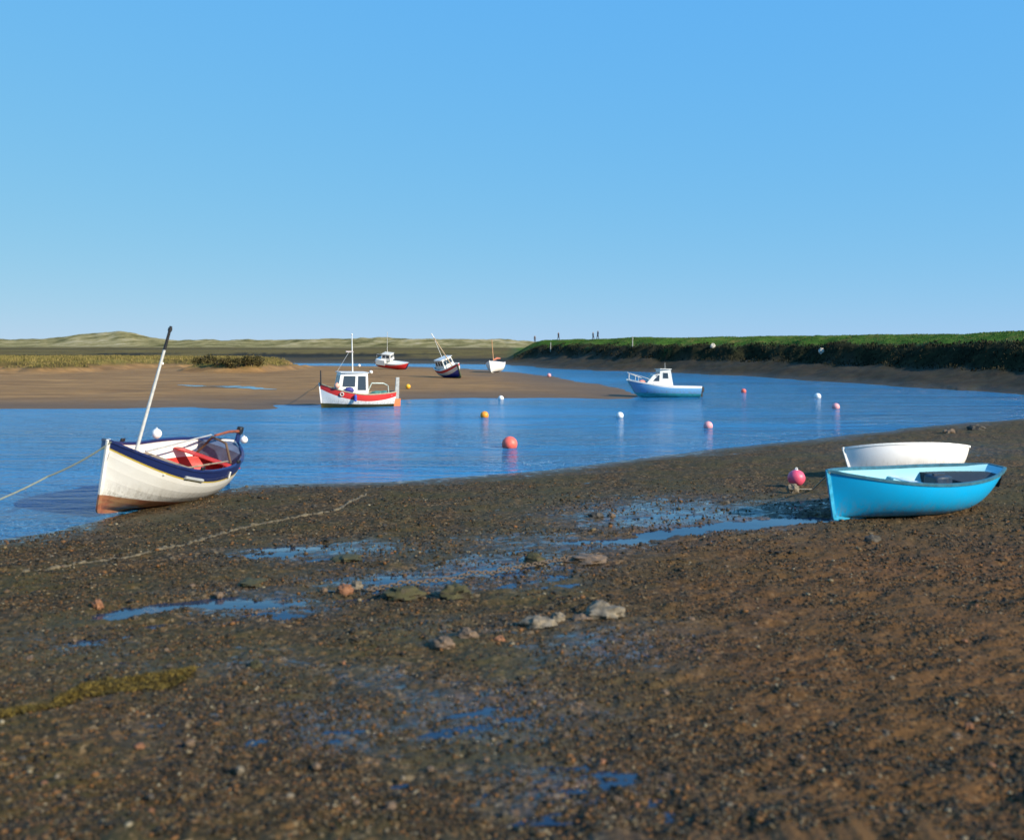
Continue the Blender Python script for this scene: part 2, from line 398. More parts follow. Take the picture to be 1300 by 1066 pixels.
def ground_material():
    m, nt, bs = new_mat('shore_ground')
    L = nt.links.new
    co = objco(nt)
    za = N(nt, 'ShaderNodeAttribute', attribute_name='zone'); zb = N(nt, 'ShaderNodeAttribute', attribute_name='zone_b')
    sa = N(nt, 'ShaderNodeSeparateColor'); L(za.outputs['Color'], sa.inputs[0])
    sb = N(nt, 'ShaderNodeSeparateColor'); L(zb.outputs['Color'], sb.inputs[0])
    wet = za.outputs['Alpha']; red = zb.outputs['Alpha']
    # shingle
    vo = N(nt, 'ShaderNodeTexVoronoi'); vo.inputs['Scale'].default_value = 20; vo.inputs['Randomness'].default_value = 1; L(co, vo.inputs['Vector'])
    vs = N(nt, 'ShaderNodeSeparateColor'); L(vo.outputs['Color'], vs.inputs[0])
    peb = ramp(nt, vs.outputs[0], [(0, (.012, .010, .007)), (.35, (.036, .028, .015)), (.6, (.08, .054, .026)), (.78, (.13, .075, .03)), (.9, (.20, .11, .045)), (.98, (.26, .19, .11))])
    n_mid = noise_(nt, co, 1.7, 5, .6)
    n_fine = noise_(nt, co, 14, 5, .7)
    mud = mixc(nt, ramp(nt, n_fine, [(.3, 0.), (.7, 1.)]), (.013, .011, .006), (.060, .043, .020))
    shingle = mixc(nt, ramp(nt, n_mid, [(.35, .35), (.62, .8)]), mud, peb)
    shingle = mixc(nt, ramp(nt, noise_(nt, co, .55, 4, .6), [(.40, 0.), (.62, .65)]), shingle, (.050, .047, .018))
    shingle = mixc(nt, math_(nt, 'MULTIPLY', red, .55), shingle, mixc(nt, n_fine, (.05, .024, .010), (.20, .092, .035)))
    shingle = mixc(nt, 1., shingle, (.98, .92, .84), 'MULTIPLY')
    # sand
    sn = noise_(nt, objco(nt, (.25, 1., 1.)), .45, 6, .6)
    sand = mixc(nt, ramp(nt, sn, [(.35, 0.), (.68, 1.)]), (.175, .094, .036), (.335, .188, .070))
    sand = mixc(nt, ramp(nt, noise_(nt, objco(nt, (.4, 1.4, 1)), 2.2, 5, .65), [(.5, 0.), (.75, .5)]), sand, (.12, .07, .04))
    sand = mixc(nt, math_(nt, 'MULTIPLY', wet, .75), sand, (.095, .063, .038))
    base = mixc(nt, sa.outputs[0], shingle, sand)
    # saltmarsh
    gn = noise_(nt, objco(nt, (.3, 1, 1)), .22, 6, .65)
    grass = ramp(nt, gn, [(.30, (.05, .042, .016)), (.45, (.12, .085, .03)), (.56, (.19, .145, .045)), (.68, (.10, .095, .03))])
    base = mixc(nt, sa.outputs[1], base, grass)
    wd = mixc(nt, ramp(nt, noise_(nt, co, .9, 6, .7), [(.38, 0.), (.62, 1.)]), (.006, .007, .006), (.035, .032, .022))
    base = mixc(nt, math_(nt, 'MULTIPLY', sa.outputs[2], .96), base, wd)
    scr = mixc(nt, ramp(nt, noise_(nt, co, .8, 6, .7), [(.35, 0.), (.7, 1.)]), (.008, .011, .007), (.042, .038, .018))
    base = mixc(nt, sb.outputs[1], base, scr)
    bg = ramp(nt, noise_(nt, co, .35, 6, .7), [(.32, (.035, .07, .014)), (.5, (.055, .12, .020)), (.6, (.10, .13, .03)), (.72, (.16, .11, .04))])
    base = mixc(nt, sb.outputs[0], base, bg)
    dn = noise_(nt, objco(nt, (1, .30, 1.5)), .035, 8, .74)
    du = ramp(nt, dn, [(.32, (.05, .05, .022)), (.42, (.13, .115, .045)), (.53, (.27, .225, .10)), (.64, (.42, .34, .20))])
    base = mixc(nt, sb.outputs[2], base, du)
    L(base, bs.inputs['Base Color'])
    soft = math_(nt, 'MAXIMUM', sa.outputs[1], math_(nt, 'MAXIMUM', sb.outputs[0], math_(nt, 'MAXIMUM', sb.outputs[1], sb.outputs[2])))
    fn = noise_(nt, objco(nt, (1, 2.6, 1), (0, 0, R(-18))), 2.6, 6, .68)
    film = ramp(nt, math_(nt, 'ADD', fn, math_(nt, 'MULTIPLY', wet, .34)), [(.68, 0.), (.74, 1.)])
    film = math_(nt, 'MULTIPLY', film, math_(nt, 'SUBTRACT', 1., sa.outputs[0]))
    dry = math_(nt, 'SUBTRACT', 1., math_(nt, 'MULTIPLY', wet, math_(nt, 'SUBTRACT', 1., math_(nt, 'MULTIPLY', sa.outputs[0], .75))))
    rgh = math_(nt, 'MULTIPLY', ramp(nt, n_mid, [(.3, .8), (.7, 1.)]), math_(nt, 'ADD', math_(nt, 'MULTIPLY', dry, .72), .28))
    rgh = math_(nt, 'ADD', math_(nt, 'MULTIPLY', rgh, math_(nt, 'SUBTRACT', 1., film)), math_(nt, 'MULTIPLY', film, .06))
    L(math_(nt, 'MAXIMUM', rgh, soft), bs.inputs['Roughness'])
    L(math_(nt, 'SUBTRACT', math_(nt, 'ADD', math_(nt, 'ADD', .16, math_(nt, 'MULTIPLY', film, .3)), math_(nt, 'MULTIPLY', math_(nt, 'SUBTRACT', 1., dry), .34)), math_(nt, 'MULTIPLY', soft, .15)), bs.inputs['Specular IOR Level'])
    hh = math_(nt, 'ADD', math_(nt, 'MULTIPLY', math_(nt, 'SUBTRACT', 1., vo.outputs['Distance']), .5), n_fine)
    hh = math_(nt, 'MULTIPLY', hh, math_(nt, 'SUBTRACT', 1., math_(nt, 'MULTIPLY', film, .93)))
    bump(nt, bs, hh, .55, .03)
    return m

land_objs = build_ground()

# ------------------------------------------------------------------ water
def water_material(name, deep, ripple, dist, rough=.05):
    m, nt, bs = new_mat(name)
    bs.inputs['Base Color'].default_value = (*deep, 1); bs.inputs['Roughness'].default_value = rough
    bs.inputs['IOR'].default_value = 1.33
    a = noise_(nt, objco(nt, (.55, 1.5, 1), (0, 0, R(-20))), 1.3, 4, .55, .3)
    b = noise_(nt, objco(nt, (.8, 1.3, 1), (0, 0, R(25))), 5.5, 3, .6)
    c = noise_(nt, objco(nt, (.16, .62, 1), (0, 0, R(-8))), 1., 3, .5, .2)
    calm = ramp(nt, noise_(nt, objco(nt, (.25, 1.3, 1), (0, 0, R(-12))), .10, 5, .6), [(.36, .25), (.62, 1.)])
    h = math_(nt, 'MULTIPLY', math_(nt, 'ADD', math_(nt, 'ADD', a, math_(nt, 'MULTIPLY', c, 1.3)), math_(nt, 'MULTIPLY', b, .38)), calm)
    bump(nt, bs, h, ripple, dist)
    return m
wm = water_material('creek_water', (.018, .17, .38), 1., 1.6, .16)
b = MB()
ys = [-5, 10, 25, 50, 80, 130, 200, 280]
for i in range(len(ys) - 1):
    b.add([(-420, ys[i], 0), (420, ys[i], 0), (420, ys[i + 1], 0), (-420, ys[i + 1], 0)], [(0, 1, 2, 3)])
tag(b.build('water', wm, smooth=False), 'blue rippled water of the tidal creek', 'water', None, 'structure')

def pools():
    """thin standing water lying in the hollows of the shore"""
    v = np.arange(1100, 600, -2.0); Y = H * F / (v - VH); t = np.linspace(-.58, .58, 400)
    YY, TT = np.meshgrid(Y, t, indexing='ij'); x = (TT * YY).ravel(); y = YY.ravel()
    base, zone, d1 = land(x, y, False)[:3]
    w = wetmask(x, y)
    lvl = base - .074 + .074 * np.clip(w, 0, 1)
    s1 = sdist(x, y, POOL1); s2 = sdist(x, y, POOL2)
    lvl = np.where(s1 > -.6, np.maximum(lvl, base - .058), lvl)
    lvl = np.where(s2 > -.6, np.maximum(lvl, base - .060), lvl)
    ok = (d1 > .5) & (zone == 0)
    nr, nc = YY.shape; idx = np.arange(nr * nc).reshape(nr, nc)
    f = np.stack([idx[:-1, :-1], idx[:-1, 1:], idx[1:, 1:], idx[1:, :-1]], -1).reshape(-1, 4)
    f = f[ok[f].all(1)]
    used, inv = np.unique(f, return_inverse=True)
    me = bpy.data.meshes.new('standing_water')
    me.vertices.add(len(used)); me.vertices.foreach_set('co', np.stack([x[used], y[used], lvl[used]], 1).ravel())
    me.loops.add(len(f) * 4); me.loops.foreach_set('vertex_index', inv.ravel().astype(np.int32))
    me.polygons.add(len(f)); me.polygons.foreach_set('loop_start', np.arange(len(f), dtype=np.int32) * 4)
    me.polygons.foreach_set('use_smooth', np.ones(len(f), bool)); me.update(calc_edges=True)
    me.materials.append(water_material('pool_water', (.014, .03, .06), .25, .05, .06))
    o = bpy.data.objects.new('standing_water', me); col.objects.link(o)
    tag(o, 'shallow blue pools and wet streaks lying in the mud of the shore', 'water', None, 'structure')
pools()

def runnel(px, wid):
    P = [hit(*q) for q in px]; vs = []; fs = []
    pts = [P[i].lerp(P[i + 1], k / 12) for i in range(len(P) - 1) for k in range(12)] + [P[-1]]
    n = len(pts)
    for i, p in enumerate(pts):
        w_ = wid * math.sin(math.pi * i / (n - 1)) ** .6 * (.55 + .9 * float(vnoise(np.array([i * .35]), np.array([3.1]), 5)[0])) + .03
        for sg in (-1, 1):
            y_ = p.y + sg * w_; vs.append((p.x, y_, float(land(np.array([p.x]), np.array([y_]))[0][0]) + .02))
    b = MB(); b.add(vs, [(2 * i, 2 * i + 2, 2 * i + 3, 2 * i + 1) for i in range(n - 1)])
    tag(b.build('runnel', bpy.data.materials['pool_water']), 'thin blue runnel of water lying on the sandbank at the left', 'water', None, 'structure')
runnel([(225, 488.5), (262, 489.5), (300, 491), (325, 492.5), (352, 494)], 1.3)

# ------------------------------------------------------------------ shingle
def mesh_np(name, verts, tris, mat, smooth=True, k=3):
    me = bpy.data.meshes.new(name); nf = len(tris)
    me.vertices.add(len(verts)); me.vertices.foreach_set('co', verts.astype(np.float32).ravel())
    me.loops.add(nf * k); me.loops.foreach_set('vertex_index', tris.astype(np.int32).ravel())
    me.polygons.add(nf); me.polygons.foreach_set('loop_start', np.arange(nf, dtype=np.int32) * k)
    me.polygons.foreach_set('use_smooth', np.full(nf, smooth)); me.update(calc_edges=True)
    me.materials.append(mat)
    o = bpy.data.objects.new(name, me); col.objects.link(o); return o
g = (1 + 5 ** .5) / 2
ICO = np.array([(-1,g,0),(1,g,0),(-1,-g,0),(1,-g,0),(0,-1,g),(0,1,g),(0,-1,-g),(0,1,-g),(g,0,-1),(g,0,1),(-g,0,-1),(-g,0,1)]) / math.sqrt(1 + g * g)
ICF = np.array([(0,11,5),(0,5,1),(0,1,7),(0,7,10),(0,10,11),(1,5,9),(5,11,4),(11,10,2),(10,7,6),(7,1,8),(3,9,4),(3,4,2),(3,2,6),(3,6,8),(3,8,9),(4,9,5),(2,4,11),(6,2,10),(8,6,7),(9,8,1)])
def shingle(n):
    v = 600 + 510 * rng.random(n) ** .8; u = rng.uniform(-120, 1420, n)
    Y = (H - .35) * F / (v - VH); X = (u - UC) * Y / F
    X = X + rng.normal(0, .05, n)
    z, zone, d1 = land(X, Y)[:3]
    w = wetmask(X, Y)
    clump = fbm(X / .9, Y / .6, 140, 3)
    keep = (zone == 0) & (d1 > .15) & (rng.random(n) < np.clip((clump - .30) * 3.2, .12, 1) * (1 - .55 * w))
    X, Y, z = X[keep], Y[keep], z[keep]; n = len(X)
    r = .0092 * np.exp(rng.normal(0, .48, n)) * np.clip(Y / 14, .8, 1.35)
    r = np.minimum(r, .05)
    S = np.stack([r * rng.uniform(.8, 1.5, n), r * rng.uniform(.7, 1.1, n), r * rng.uniform(.45, .8, n)], 1)
    V = ICO[None] * (1 + rng.normal(0, .13, (n, 12, 1))) * S[:, None, :]
    a = rng.uniform(0, 2 * np.pi, n); ca, sa_ = np.cos(a)[:, None], np.sin(a)[:, None]
    V = np.stack([V[..., 0] * ca - V[..., 1] * sa_, V[..., 0] * sa_ + V[..., 1] * ca, V[..., 2]], -1)
    V = V + np.stack([X, Y, z + S[:, 2] * .35], 1)[:, None, :]
    T = (ICF[None] + (np.arange(n) * 12)[:, None, None]).reshape(-1, 3)
    m, nt, bs = new_mat('shingle_stones')
    ge = N(nt, 'ShaderNodeNewGeometry')
    c = ramp(nt, ge.outputs['Random Per Island'], [(0, (.008, .007, .005)), (.30, (.018, .014, .007)), (.54, (.042, .028, .011)), (.72, (.085, .046, .015)), (.84, (.19, .080, .020)), (.89, (.06, .052, .032)), (.975, (.15, .105, .05)), (.999, (.30, .25, .16))])
    c = mixc(nt, ramp(nt, noise_(nt, objco(nt), 60, 3), [(.4, 0.), (.7, .5)]), c, (.03, .026, .018))
    nt.links.new(c, bs.inputs['Base Color']); bs.inputs['Roughness'].default_value = .6; bs.inputs['Specular IOR Level'].default_value = .2
    tag(mesh_np('shingle', V.reshape(-1, 3), T, m), 'loose brown and orange pebbles strewn over the shore', 'gravel', None, 'stuff')
shingle(420000)

# ------------------------------------------------------------------ grasses and scrub
def blades(name, X, Y, Z, h, w, mat, label, lean=.35):
    n = len(X)
    a = rng.uniform(0, 2 * np.pi, n); la = rng.uniform(0, 2 * np.pi, n); l = rng.uniform(0, lean, n) * h
    dx, dy = np.cos(a) * w / 2, np.sin(a) * w / 2
    V = np.zeros((n, 4, 3))
    V[:, 0] = np.stack([X - dx, Y - dy, Z - .05], 1); V[:, 1] = np.stack([X + dx, Y + dy, Z - .05], 1)
    tx, ty = X + np.cos(la) * l, Y + np.sin(la) * l
    V[:, 2] = np.stack([tx + dx * .5, ty + dy * .5, Z + h], 1); V[:, 3] = np.stack([tx - dx * .5, ty - dy * .5, Z + h * .95], 1)
    T = np.arange(n * 4).reshape(n, 4)
    return tag(mesh_np(name, V.reshape(-1, 3), T, mat, False, 4), label, 'grass', None, 'stuff')
def leaf_mat(key, stops):
    m, nt, bs = new_mat(key); ge = N(nt, 'ShaderNodeNewGeometry')
    r_ = math_(nt, 'ADD', math_(nt, 'MULTIPLY', ge.outputs['Random Per Island'], .5), math_(nt, 'MULTIPLY', noise_(nt, objco(nt), .25, 4, .6), .5))
    nt.links.new(ramp(nt, r_, stops), bs.inputs['Base Color']); bs.inputs['Roughness'].default_value = .85
    bs.inputs['Specular IOR Level'].default_value = .15
    return m
marsh_mat = leaf_mat('marsh_grass_blades', [(.25, (.05, .045, .015)), (.42, (.13, .11, .03)), (.55, (.21, .17, .05)), (.7, (.26, .19, .07))])
n = 380000
X = rng.uniform(-150, -28, n); Y = rng.uniform(112, 300, n)
z, zone, d1, d2, d3, dm, marsh, bank, dune = land(X, Y)
k = (zone == 1) & (marsh > .5) & (np.abs(X) < .62 * Y) & (rng.random(n) < np.clip((fbm(X / 3, Y / 3, 150) - .25) * 2.4, .1, 1))
X, Y, z = X[k], Y[k], z[k]
hh = (.08 + .62 * fbm(X / 5, Y / 5, 151)) * rng.uniform(.35, 1.1, len(X))
blades('marsh_grass', X, Y, z, hh, .07, marsh_mat, 'tawny and olive saltmarsh grass above the sandbank at the left')
bank_mat = leaf_mat('bank_grass_blades', [(.25, (.028, .055, .012)), (.45, (.05, .11, .018)), (.6, (.085, .13, .028)), (.74, (.16, .125, .045))])
scrub_mat = leaf_mat('bank_scrub_blades', [(.25, (.006, .008, .005)), (.5, (.016, .019, .009)), (.75, (.038, .031, .015))])
n = 420000
Y = rng.uniform(62, 330, n); X = rng.uniform(-6, 95, n)
z, zone, d1, d2, d3, dm, marsh, bank, dune = land(X, Y)
ok = (zone == 2) & (X < .62 * Y) & (bank > .3)
k = ok & (d3 > 11.2) & (d3 < 21); kk = np.flatnonzero(k)
blades('bank_grass', X[kk], Y[kk], z[kk], rng.uniform(.02, .10, len(kk)) * (.5 + fbm(X[kk] / 5, Y[kk] / 5, 160)), .10, bank_mat, 'short green grass along the top of the far embankment')
k = ok & (d3 > 6.8 + 1.8 * (1 - sstep(12, 34, X))) & (d3 < 12.2) & (rng.random(len(X)) < np.clip((fbm(X / 2.5, Y / 2.5, 161) - .2) * 2.6, .1, 1)); kk = np.flatnonzero(k)
blades('bank_scrub', X[kk], Y[kk], z[kk], rng.uniform(.06, .30, len(kk)), .16, scrub_mat, 'dark tangled seablite and weed on the face of the far embankment', .8)

def shrub(loc, w, h, label, seed, mat):
    r_ = np.random.default_rng(seed)
    root = empty('shrub', Matrix.Translation(loc)); tag(root, label, 'shrub', 'saltmarsh shrubs at the end of the sandbank')
    st = MB()
    for i in range(6):
        a = r_.uniform(0, 6.28); q = r_.uniform(.2, .5) * w
        st.tube([(0.02 * i, 0, -.1), (math.cos(a) * q * .5, math.sin(a) * q * .5, h * .35), (math.cos(a) * q, math.sin(a) * q, h * .75)], [.05, .035, .015], 0, 6)
    st.build('stem', pm('shrub_wood', (.06, .045, .03)), root)
    n = 900
    cl = r_.normal(0, 1, (9, 3)); cl = cl / np.linalg.norm(cl, axis=1)[:, None] * r_.uniform(.3, .75, (9, 1))
    c = cl[r_.integers(0, 9, n)] + r_.normal(0, .2, (n, 3))
    P = np.stack([c[:, 0] * w / 2, c[:, 1] * w / 2, h * .5 + c[:, 2] * h * .5], 1); P = P[P[:, 2] > .02]; n = len(P)
    A = r_.normal(0, 1, (n, 3)); A /= np.linalg.norm(A, axis=1)[:, None]; B = np.cross(A, r_.normal(0, 1, (n, 3))); B /= np.linalg.norm(B, axis=1)[:, None]
    s = r_.uniform(.05, .12, (n, 1))
    V = np.stack([P - A * s, P + B * s * .5, P + A * s, P - B * s * .5], 1)
    o = mesh_np('foliage', V.reshape(-1, 3), np.arange(n * 4).reshape(n, 4), mat, False, 4); o.parent = root
shrub_mat = leaf_mat('seablite_leaves', [(.25, (.02, .022, .009)), (.45, (.055, .052, .018)), (.6, (.11, .085, .03)), (.75, (.16, .12, .045))])
SH = [(252,463,2.4,1.2,'low tawny shrub, leftmost of the marsh-edge row'),(264,465,2.2,1.3,'olive shrub second from the left in the marsh-edge row'),
      (276,467,2.4,1.4,'olive brown shrub third from the left in the marsh-edge row'),(288,468,2.5,1.55,'dense olive shrub in the middle of the marsh-edge row'),
      (300,469.5,2.6,1.6,'bulky shrub just right of the middle of the marsh-edge row'),(311,469.5,2.4,1.7,'tall shrub third from the right end of the marsh-edge row'),
      (320,469,2.2,1.65,'dark shrub second from the right end of the marsh-edge row'),(328,468,2.2,1.5,'rounded shrub at the right tip of the marsh-edge row')]
for i, (u, v, w, h, lab) in enumerate(SH):
    p = hit(u, v); Yp = p.y + .8
    x_ = (u - UC) * Yp / F
    shrub(Vector((x_, Yp, gz(x_, Yp) - .08)), w, h, lab, 30 + i, shrub_mat)

# ------------------------------------------------------------------ boats
class Boat:
    def __init__(s, name, M, L, B, zm, zb, zs, tm=.45, pb=2.2, ps=2., r=.6, kb=.25, ks=.1, rb=.3, rs=0., nm=2.2, nb=1.3, ns=1.7, th=.035):
        s.__dict__.update(L=L, B=B, zm=zm, zb=zb, zs=zs, tm=tm, pb=pb, ps=ps, r=r, kb=kb, ks=ks, rb=rb, rs=rs, nm=nm, nb=nb, ns=ns, th=th)
        s.M = M; s.root = empty(name, M)
    def half(s, t):
        if t > s.tm: q = (t - s.tm) / (1 - s.tm); return max(.015, s.B / 2 * (1 - q ** s.pb))
        q = (s.tm - t) / s.tm; return max(.015, s.B / 2 * (1 - (1 - s.r) * q ** s.ps))
    def sheer(s, t):
        if t > s.tm: return s.zm + (s.zb - s.zm) * ((t - s.tm) / (1 - s.tm)) ** 1.8
        return s.zm + (s.zs - s.zm) * ((s.tm - t) / s.tm) ** 1.8
    def keel(s, t):
        if t > s.tm: return s.kb * ((t - s.tm) / (1 - s.tm)) ** 5
        return s.ks * ((s.tm - t) / s.tm) ** 3
    def nn(s, t):
        if t > s.tm: return s.nm + (s.nb - s.nm) * ((t - s.tm) / (1 - s.tm)) ** 1.2
        return s.nm + (s.ns - s.nm) * ((s.tm - t) / s.tm) ** 1.5
    def P(s, t, u, ins=0., side=1, dz=0.):
        e = 2 / s.nn(t); b_ = max(.004, s.half(t) - ins); k_ = s.keel(t) + ins * 1.4; h_ = s.sheer(t) + dz
        ph = u * math.pi / 2
        y = b_ * math.sin(ph) ** e; fz = 1 - max(0., math.cos(ph)) ** e
        x = -s.L / 2 + s.L * t - s.rb * (1 - fz) * t ** 6 + s.rs * (1 - fz) * (1 - t) ** 6
        x -= ins * t ** 6 * .8; x += ins * (1 - t) ** 6 * .8
        return Vector((x, side * y, k_ + (h_ - k_) * fz))
    def W(s, p): return s.M @ Vector(p)
    def hull(s, outer, inner, nt=44, nu=16, deck_to=None):
        b = MB(); ts = [1 - (1 - i / nt) ** 1.25 if i > nt * .5 else i / nt for i in range(nt + 1)]
        ts = [.5 * (1 - math.cos(math.pi * i / nt)) for i in range(nt + 1)]
        us = [j / nu for j in range(-nu, nu + 1)]; w = len(us)
        for ins, mi in ((0., 0), (s.th, 1)):
            vs = []; uv = []
            for t in ts:
                for u in us:
                    vs.append(s.P(t, abs(u), ins, 1 if u >= 0 else -1)); uv.append((t, max(.001, abs(u))))
            fs = []
            for i in range(nt):
                for j in range(w - 1):
                    q = (i * w + j, (i + 1) * w + j, (i + 1) * w + j + 1, i * w + j + 1)
                    fs.append(q if mi == 1 else q[::-1])
            if s.r > .1: fs.append(tuple(range(w)) if mi == 0 else tuple(reversed(range(w))))
            b.add(vs, fs, mi, uv)
        o2 = (nt + 1) * w
        for i in range(nt):
            for j in (0, w - 1):
                q = (i * w + j, (i + 1) * w + j, o2 + (i + 1) * w + j, o2 + i * w + j)
                b.f.append(q if j else q[::-1]); b.m.append(0)
        if s.r > .1:
            pass
        return b.build('hull', [outer, inner], s.root)
    def gunwale(s, mat, w=.05, h=.045, lift=.0, out=.018, transom=True):
        b = MB()
        for side in (-1, 1):
            vs = []; nt = 40
            for i in range(nt + 1):
                t = .5 * (1 - math.cos(math.pi * i / nt))
                c = s.P(t, 1, 0, side); hb = s.half(t)
                o_ = hb + out; i_ = max(.0, hb - w)
                for (yy, zz) in ((o_, -h + lift), (o_, lift + .006), (i_, lift + .006), (i_, -h + lift)):
                    vs.append((c.x + (.02 if i == nt else -.012 if i == 0 else 0), side * yy, c.z + zz))
            fs = [(i * 4 + k, i * 4 + (k + 1) % 4, (i + 1) * 4 + (k + 1) % 4, (i + 1) * 4 + k) for i in range(nt) for k in range(4)]
            fs += [(3, 2, 1, 0), (nt * 4, nt * 4 + 1, nt * 4 + 2, nt * 4 + 3)]
            if side < 0: fs = [f[::-1] for f in fs]
            b.add(vs, fs)
        if transom and s.r > .1:
            c = s.P(0, 1); b.box((c.x + .012, 0, c.z + lift - h / 2 + .008), (.06, s.half(0) * 2 - .06, h))
        return b.build('gunwale', mat, s.root)
    def keelbar(s, mat, depth=.08, w=.07, t0=.04, stem=True):
        b = MB(); pts = [s.P(t0 + (1 - t0) * i / 40, 0) for i in range(41)]
        if stem: pts += [s.P(1, (j / 14)) for j in range(1, 15)]
        vs = []
        n = len(pts)
        for i, p in enumerate(pts):
            d = (pts[min(n - 1, i + 1)] - pts[max(0, i - 1)]); d.y = 0; d.normalize()
            nrm = Vector((d.z, 0, -d.x))
            dp = depth
            q = Vector((p.x, 0, p.z))
            for (yy, k) in ((-w / 2, -.03), (-w / 2.6, dp), (w / 2.6, dp), (w / 2, -.03)):
                vs.append(q + nrm * k + Vector((0, yy, 0)))
        fs = [(i * 4 + k, i * 4 + (k + 1) % 4, (i + 1) * 4 + (k + 1) % 4, (i + 1) * 4 + k) for i in range(n - 1) for k in range(4)]
        fs += [(3, 2, 1, 0), tuple((n - 1) * 4 + k for k in range(4))]
        b.add(vs, fs); return b.build('keel', mat, s.root)
    def deck(s, mat, t0, t1, dz=-.04, ins=.03, camber=.04, name='deck'):
        b = MB(); nt = 20; vs = []; m_ = 6
        for i in range(nt + 1):
            t = t0 + (t1 - t0) * i / nt; c = s.P(t, 1); hb = max(.003, s.half(t) - ins)
            for j in range(m_ + 1):
                q = -1 + 2 * j / m_; vs.append((c.x - (.02 if t > .99 else 0), q * hb, c.z + dz + camber * (1 - q * q)))
        w = m_ + 1
        fs = [(i * w + j, (i + 1) * w + j, (i + 1) * w + j + 1, i * w + j + 1)[::-1] for i in range(nt) for j in range(m_)]
        # closing bulkheads down into the hull
        for i in (0, nt):
            base = [vs[i * w + j] for j in range(w)]; o = len(vs)
            t = t0 + (t1 - t0) * i / nt
            vs += [(p[0], p[1] * .8, max(s.keel(t) + .12, p[2] - .45)) for p in base]
            for j in range(m_):
                q = (i * w + j, i * w + j + 1, o + j + 1, o + j); fs.append(q if i == 0 else q[::-1])
        b.add(vs, fs); return b.build(name, mat, s.root)
    def thwart(s, mat, t, drop=.2, w=.22, name='thwart'):
        c = s.P(t, 1); b = MB(); hb = s.half(t) - .07
        b.box((c.x, 0, c.z - drop), (w, 2 * hb, .035)); return b.build(name, mat, s.root)
    def floor(s, mat, t0, t1, zf=.14):
        b = MB(); vs = []; nt = 14
        for i in range(nt + 1):
            t = t0 + (t1 - t0) * i / nt
            hb = 0.
            for u in np.linspace(0, 1, 40):
                p = s.P(t, u, s.th)
                if p.z < s.keel(t) + zf: hb = p.y
            vs += [(p.x, -hb + .004, s.keel(t) + zf), (p.x, hb - .004, s.keel(t) + zf)]
        b.add(vs, [(2 * i, 2 * i + 1, 2 * i + 3, 2 * i + 2)[::-1] for i in range(nt)])
        return b.build('floor', mat, s.root)

def quad_box(b, q, out, mi=0, dep=.02):
    """thin solid panel on a quad q (4 points), proud of it along out"""
    q = [Vector(p) for p in q]; n = (q[1] - q[0]).cross(q[3] - q[0]).normalized()
    if n.dot(Vector(out)) < 0: n = -n
    vs = [p - n * .004 for p in q] + [p + n * dep for p in q]
    b.add(vs, [(0, 1, 2, 3), (7, 6, 5, 4), (0, 4, 5, 1), (1, 5, 6, 2), (2, 6, 7, 3), (3, 7, 4, 0)], mi)
def lerp2(q, a, b_):
    q = [Vector(p) for p in q]
    return (q[0] * (1 - a) + q[1] * a) * (1 - b_) + (q[3] * (1 - a) + q[2] * a) * b_
def wheelhouse(bt, x0, x1, hb0, hb1, z0, z1, fr, ar, wall, roofm, side_win, front_win, aft_win=(), name='wheelhouse', roof_t=.05, over=.07):
    """x0 aft, x1 forward, half widths at the base and the top, rakes of the front and aft wall; windows in fractions of each wall"""
    A = [(x0, -hb0, z0), (x1, -hb0 * .80, z0), (x1, hb0 * .80, z0), (x0, hb0, z0)]
    T = [(x0 + ar, -hb1, z1), (x1 - fr, -hb1 * .80, z1), (x1 - fr, hb1 * .80, z1), (x0 + ar, hb1, z1)]
    b = MB(); b.add(A + T, [(0, 1, 5, 4), (1, 2, 6, 5), (2, 3, 7, 6), (3, 0, 4, 7), (4, 5, 6, 7), (3, 2, 1, 0)])
    wh = b.build(name, wall, bt.root, False)
    walls = {'s': ([A[0], A[1], T[1], T[0]], (0, -1, 0)), 'p': ([A[3], A[2], T[2], T[3]], (0, 1, 0)), 'f': ([A[1], A[2], T[2], T[1]], (1, 0, 0)), 'a': ([A[0], A[3], T[3], T[0]], (-1, 0, 0))}
    for key, wins in (('s', side_win), ('p', side_win), ('f', front_win), ('a', aft_win)):
        q, out = walls[key]
        for (a0, a1, c0, c1) in wins:
            fm = MB(); e = .035
            qo = [lerp2(q, a0 - e, c0 - e), lerp2(q, a1 + e, c0 - e), lerp2(q, a1 + e, c1 + e), lerp2(q, a0 - e, c1 + e)]
            quad_box(fm, qo, out, 0, .012)
            f_ = fm.build('window', wall, wh, False)
            pn = MB(); quad_box(pn, [lerp2(q, a0, c0), lerp2(q, a1, c0), lerp2(q, a1, c1), lerp2(q, a0, c1)], out, 0, .018)
            pn.build('pane', glass(), f_, False)
    rf = MB(); zc = z1 + roof_t / 2 + .004
    xa, xb = x0 + ar - over, x1 - fr + over
    rf.box(((xa + xb) / 2, 0, zc), (xb - xa, 2 * (hb1 + over * .7), roof_t))
    rf.build('roof', roofm, wh)
    return wh
def rope(name, pts, r, mat, label, cat='rope', group=None, sag=0., n=24, lumps=0.):
    P = [Vector(p) for p in pts]
    out = []
    for i in range(len(P) - 1):
        for k in range(n):
            t = k / n; q = P[i].lerp(P[i + 1], t); q.z -= sag * 4 * t * (1 - t); out.append(q)
    out.append(P[-1])
    b = MB(); c = out[0].copy()
    rs = [r * (1 + lumps * random.uniform(-.5, 1)) for _ in out]
    b.tube([p - c for p in out], rs, 0, 8)
    o = b.build(name, mat); o.location = c
    return tag(o, label, cat, group)

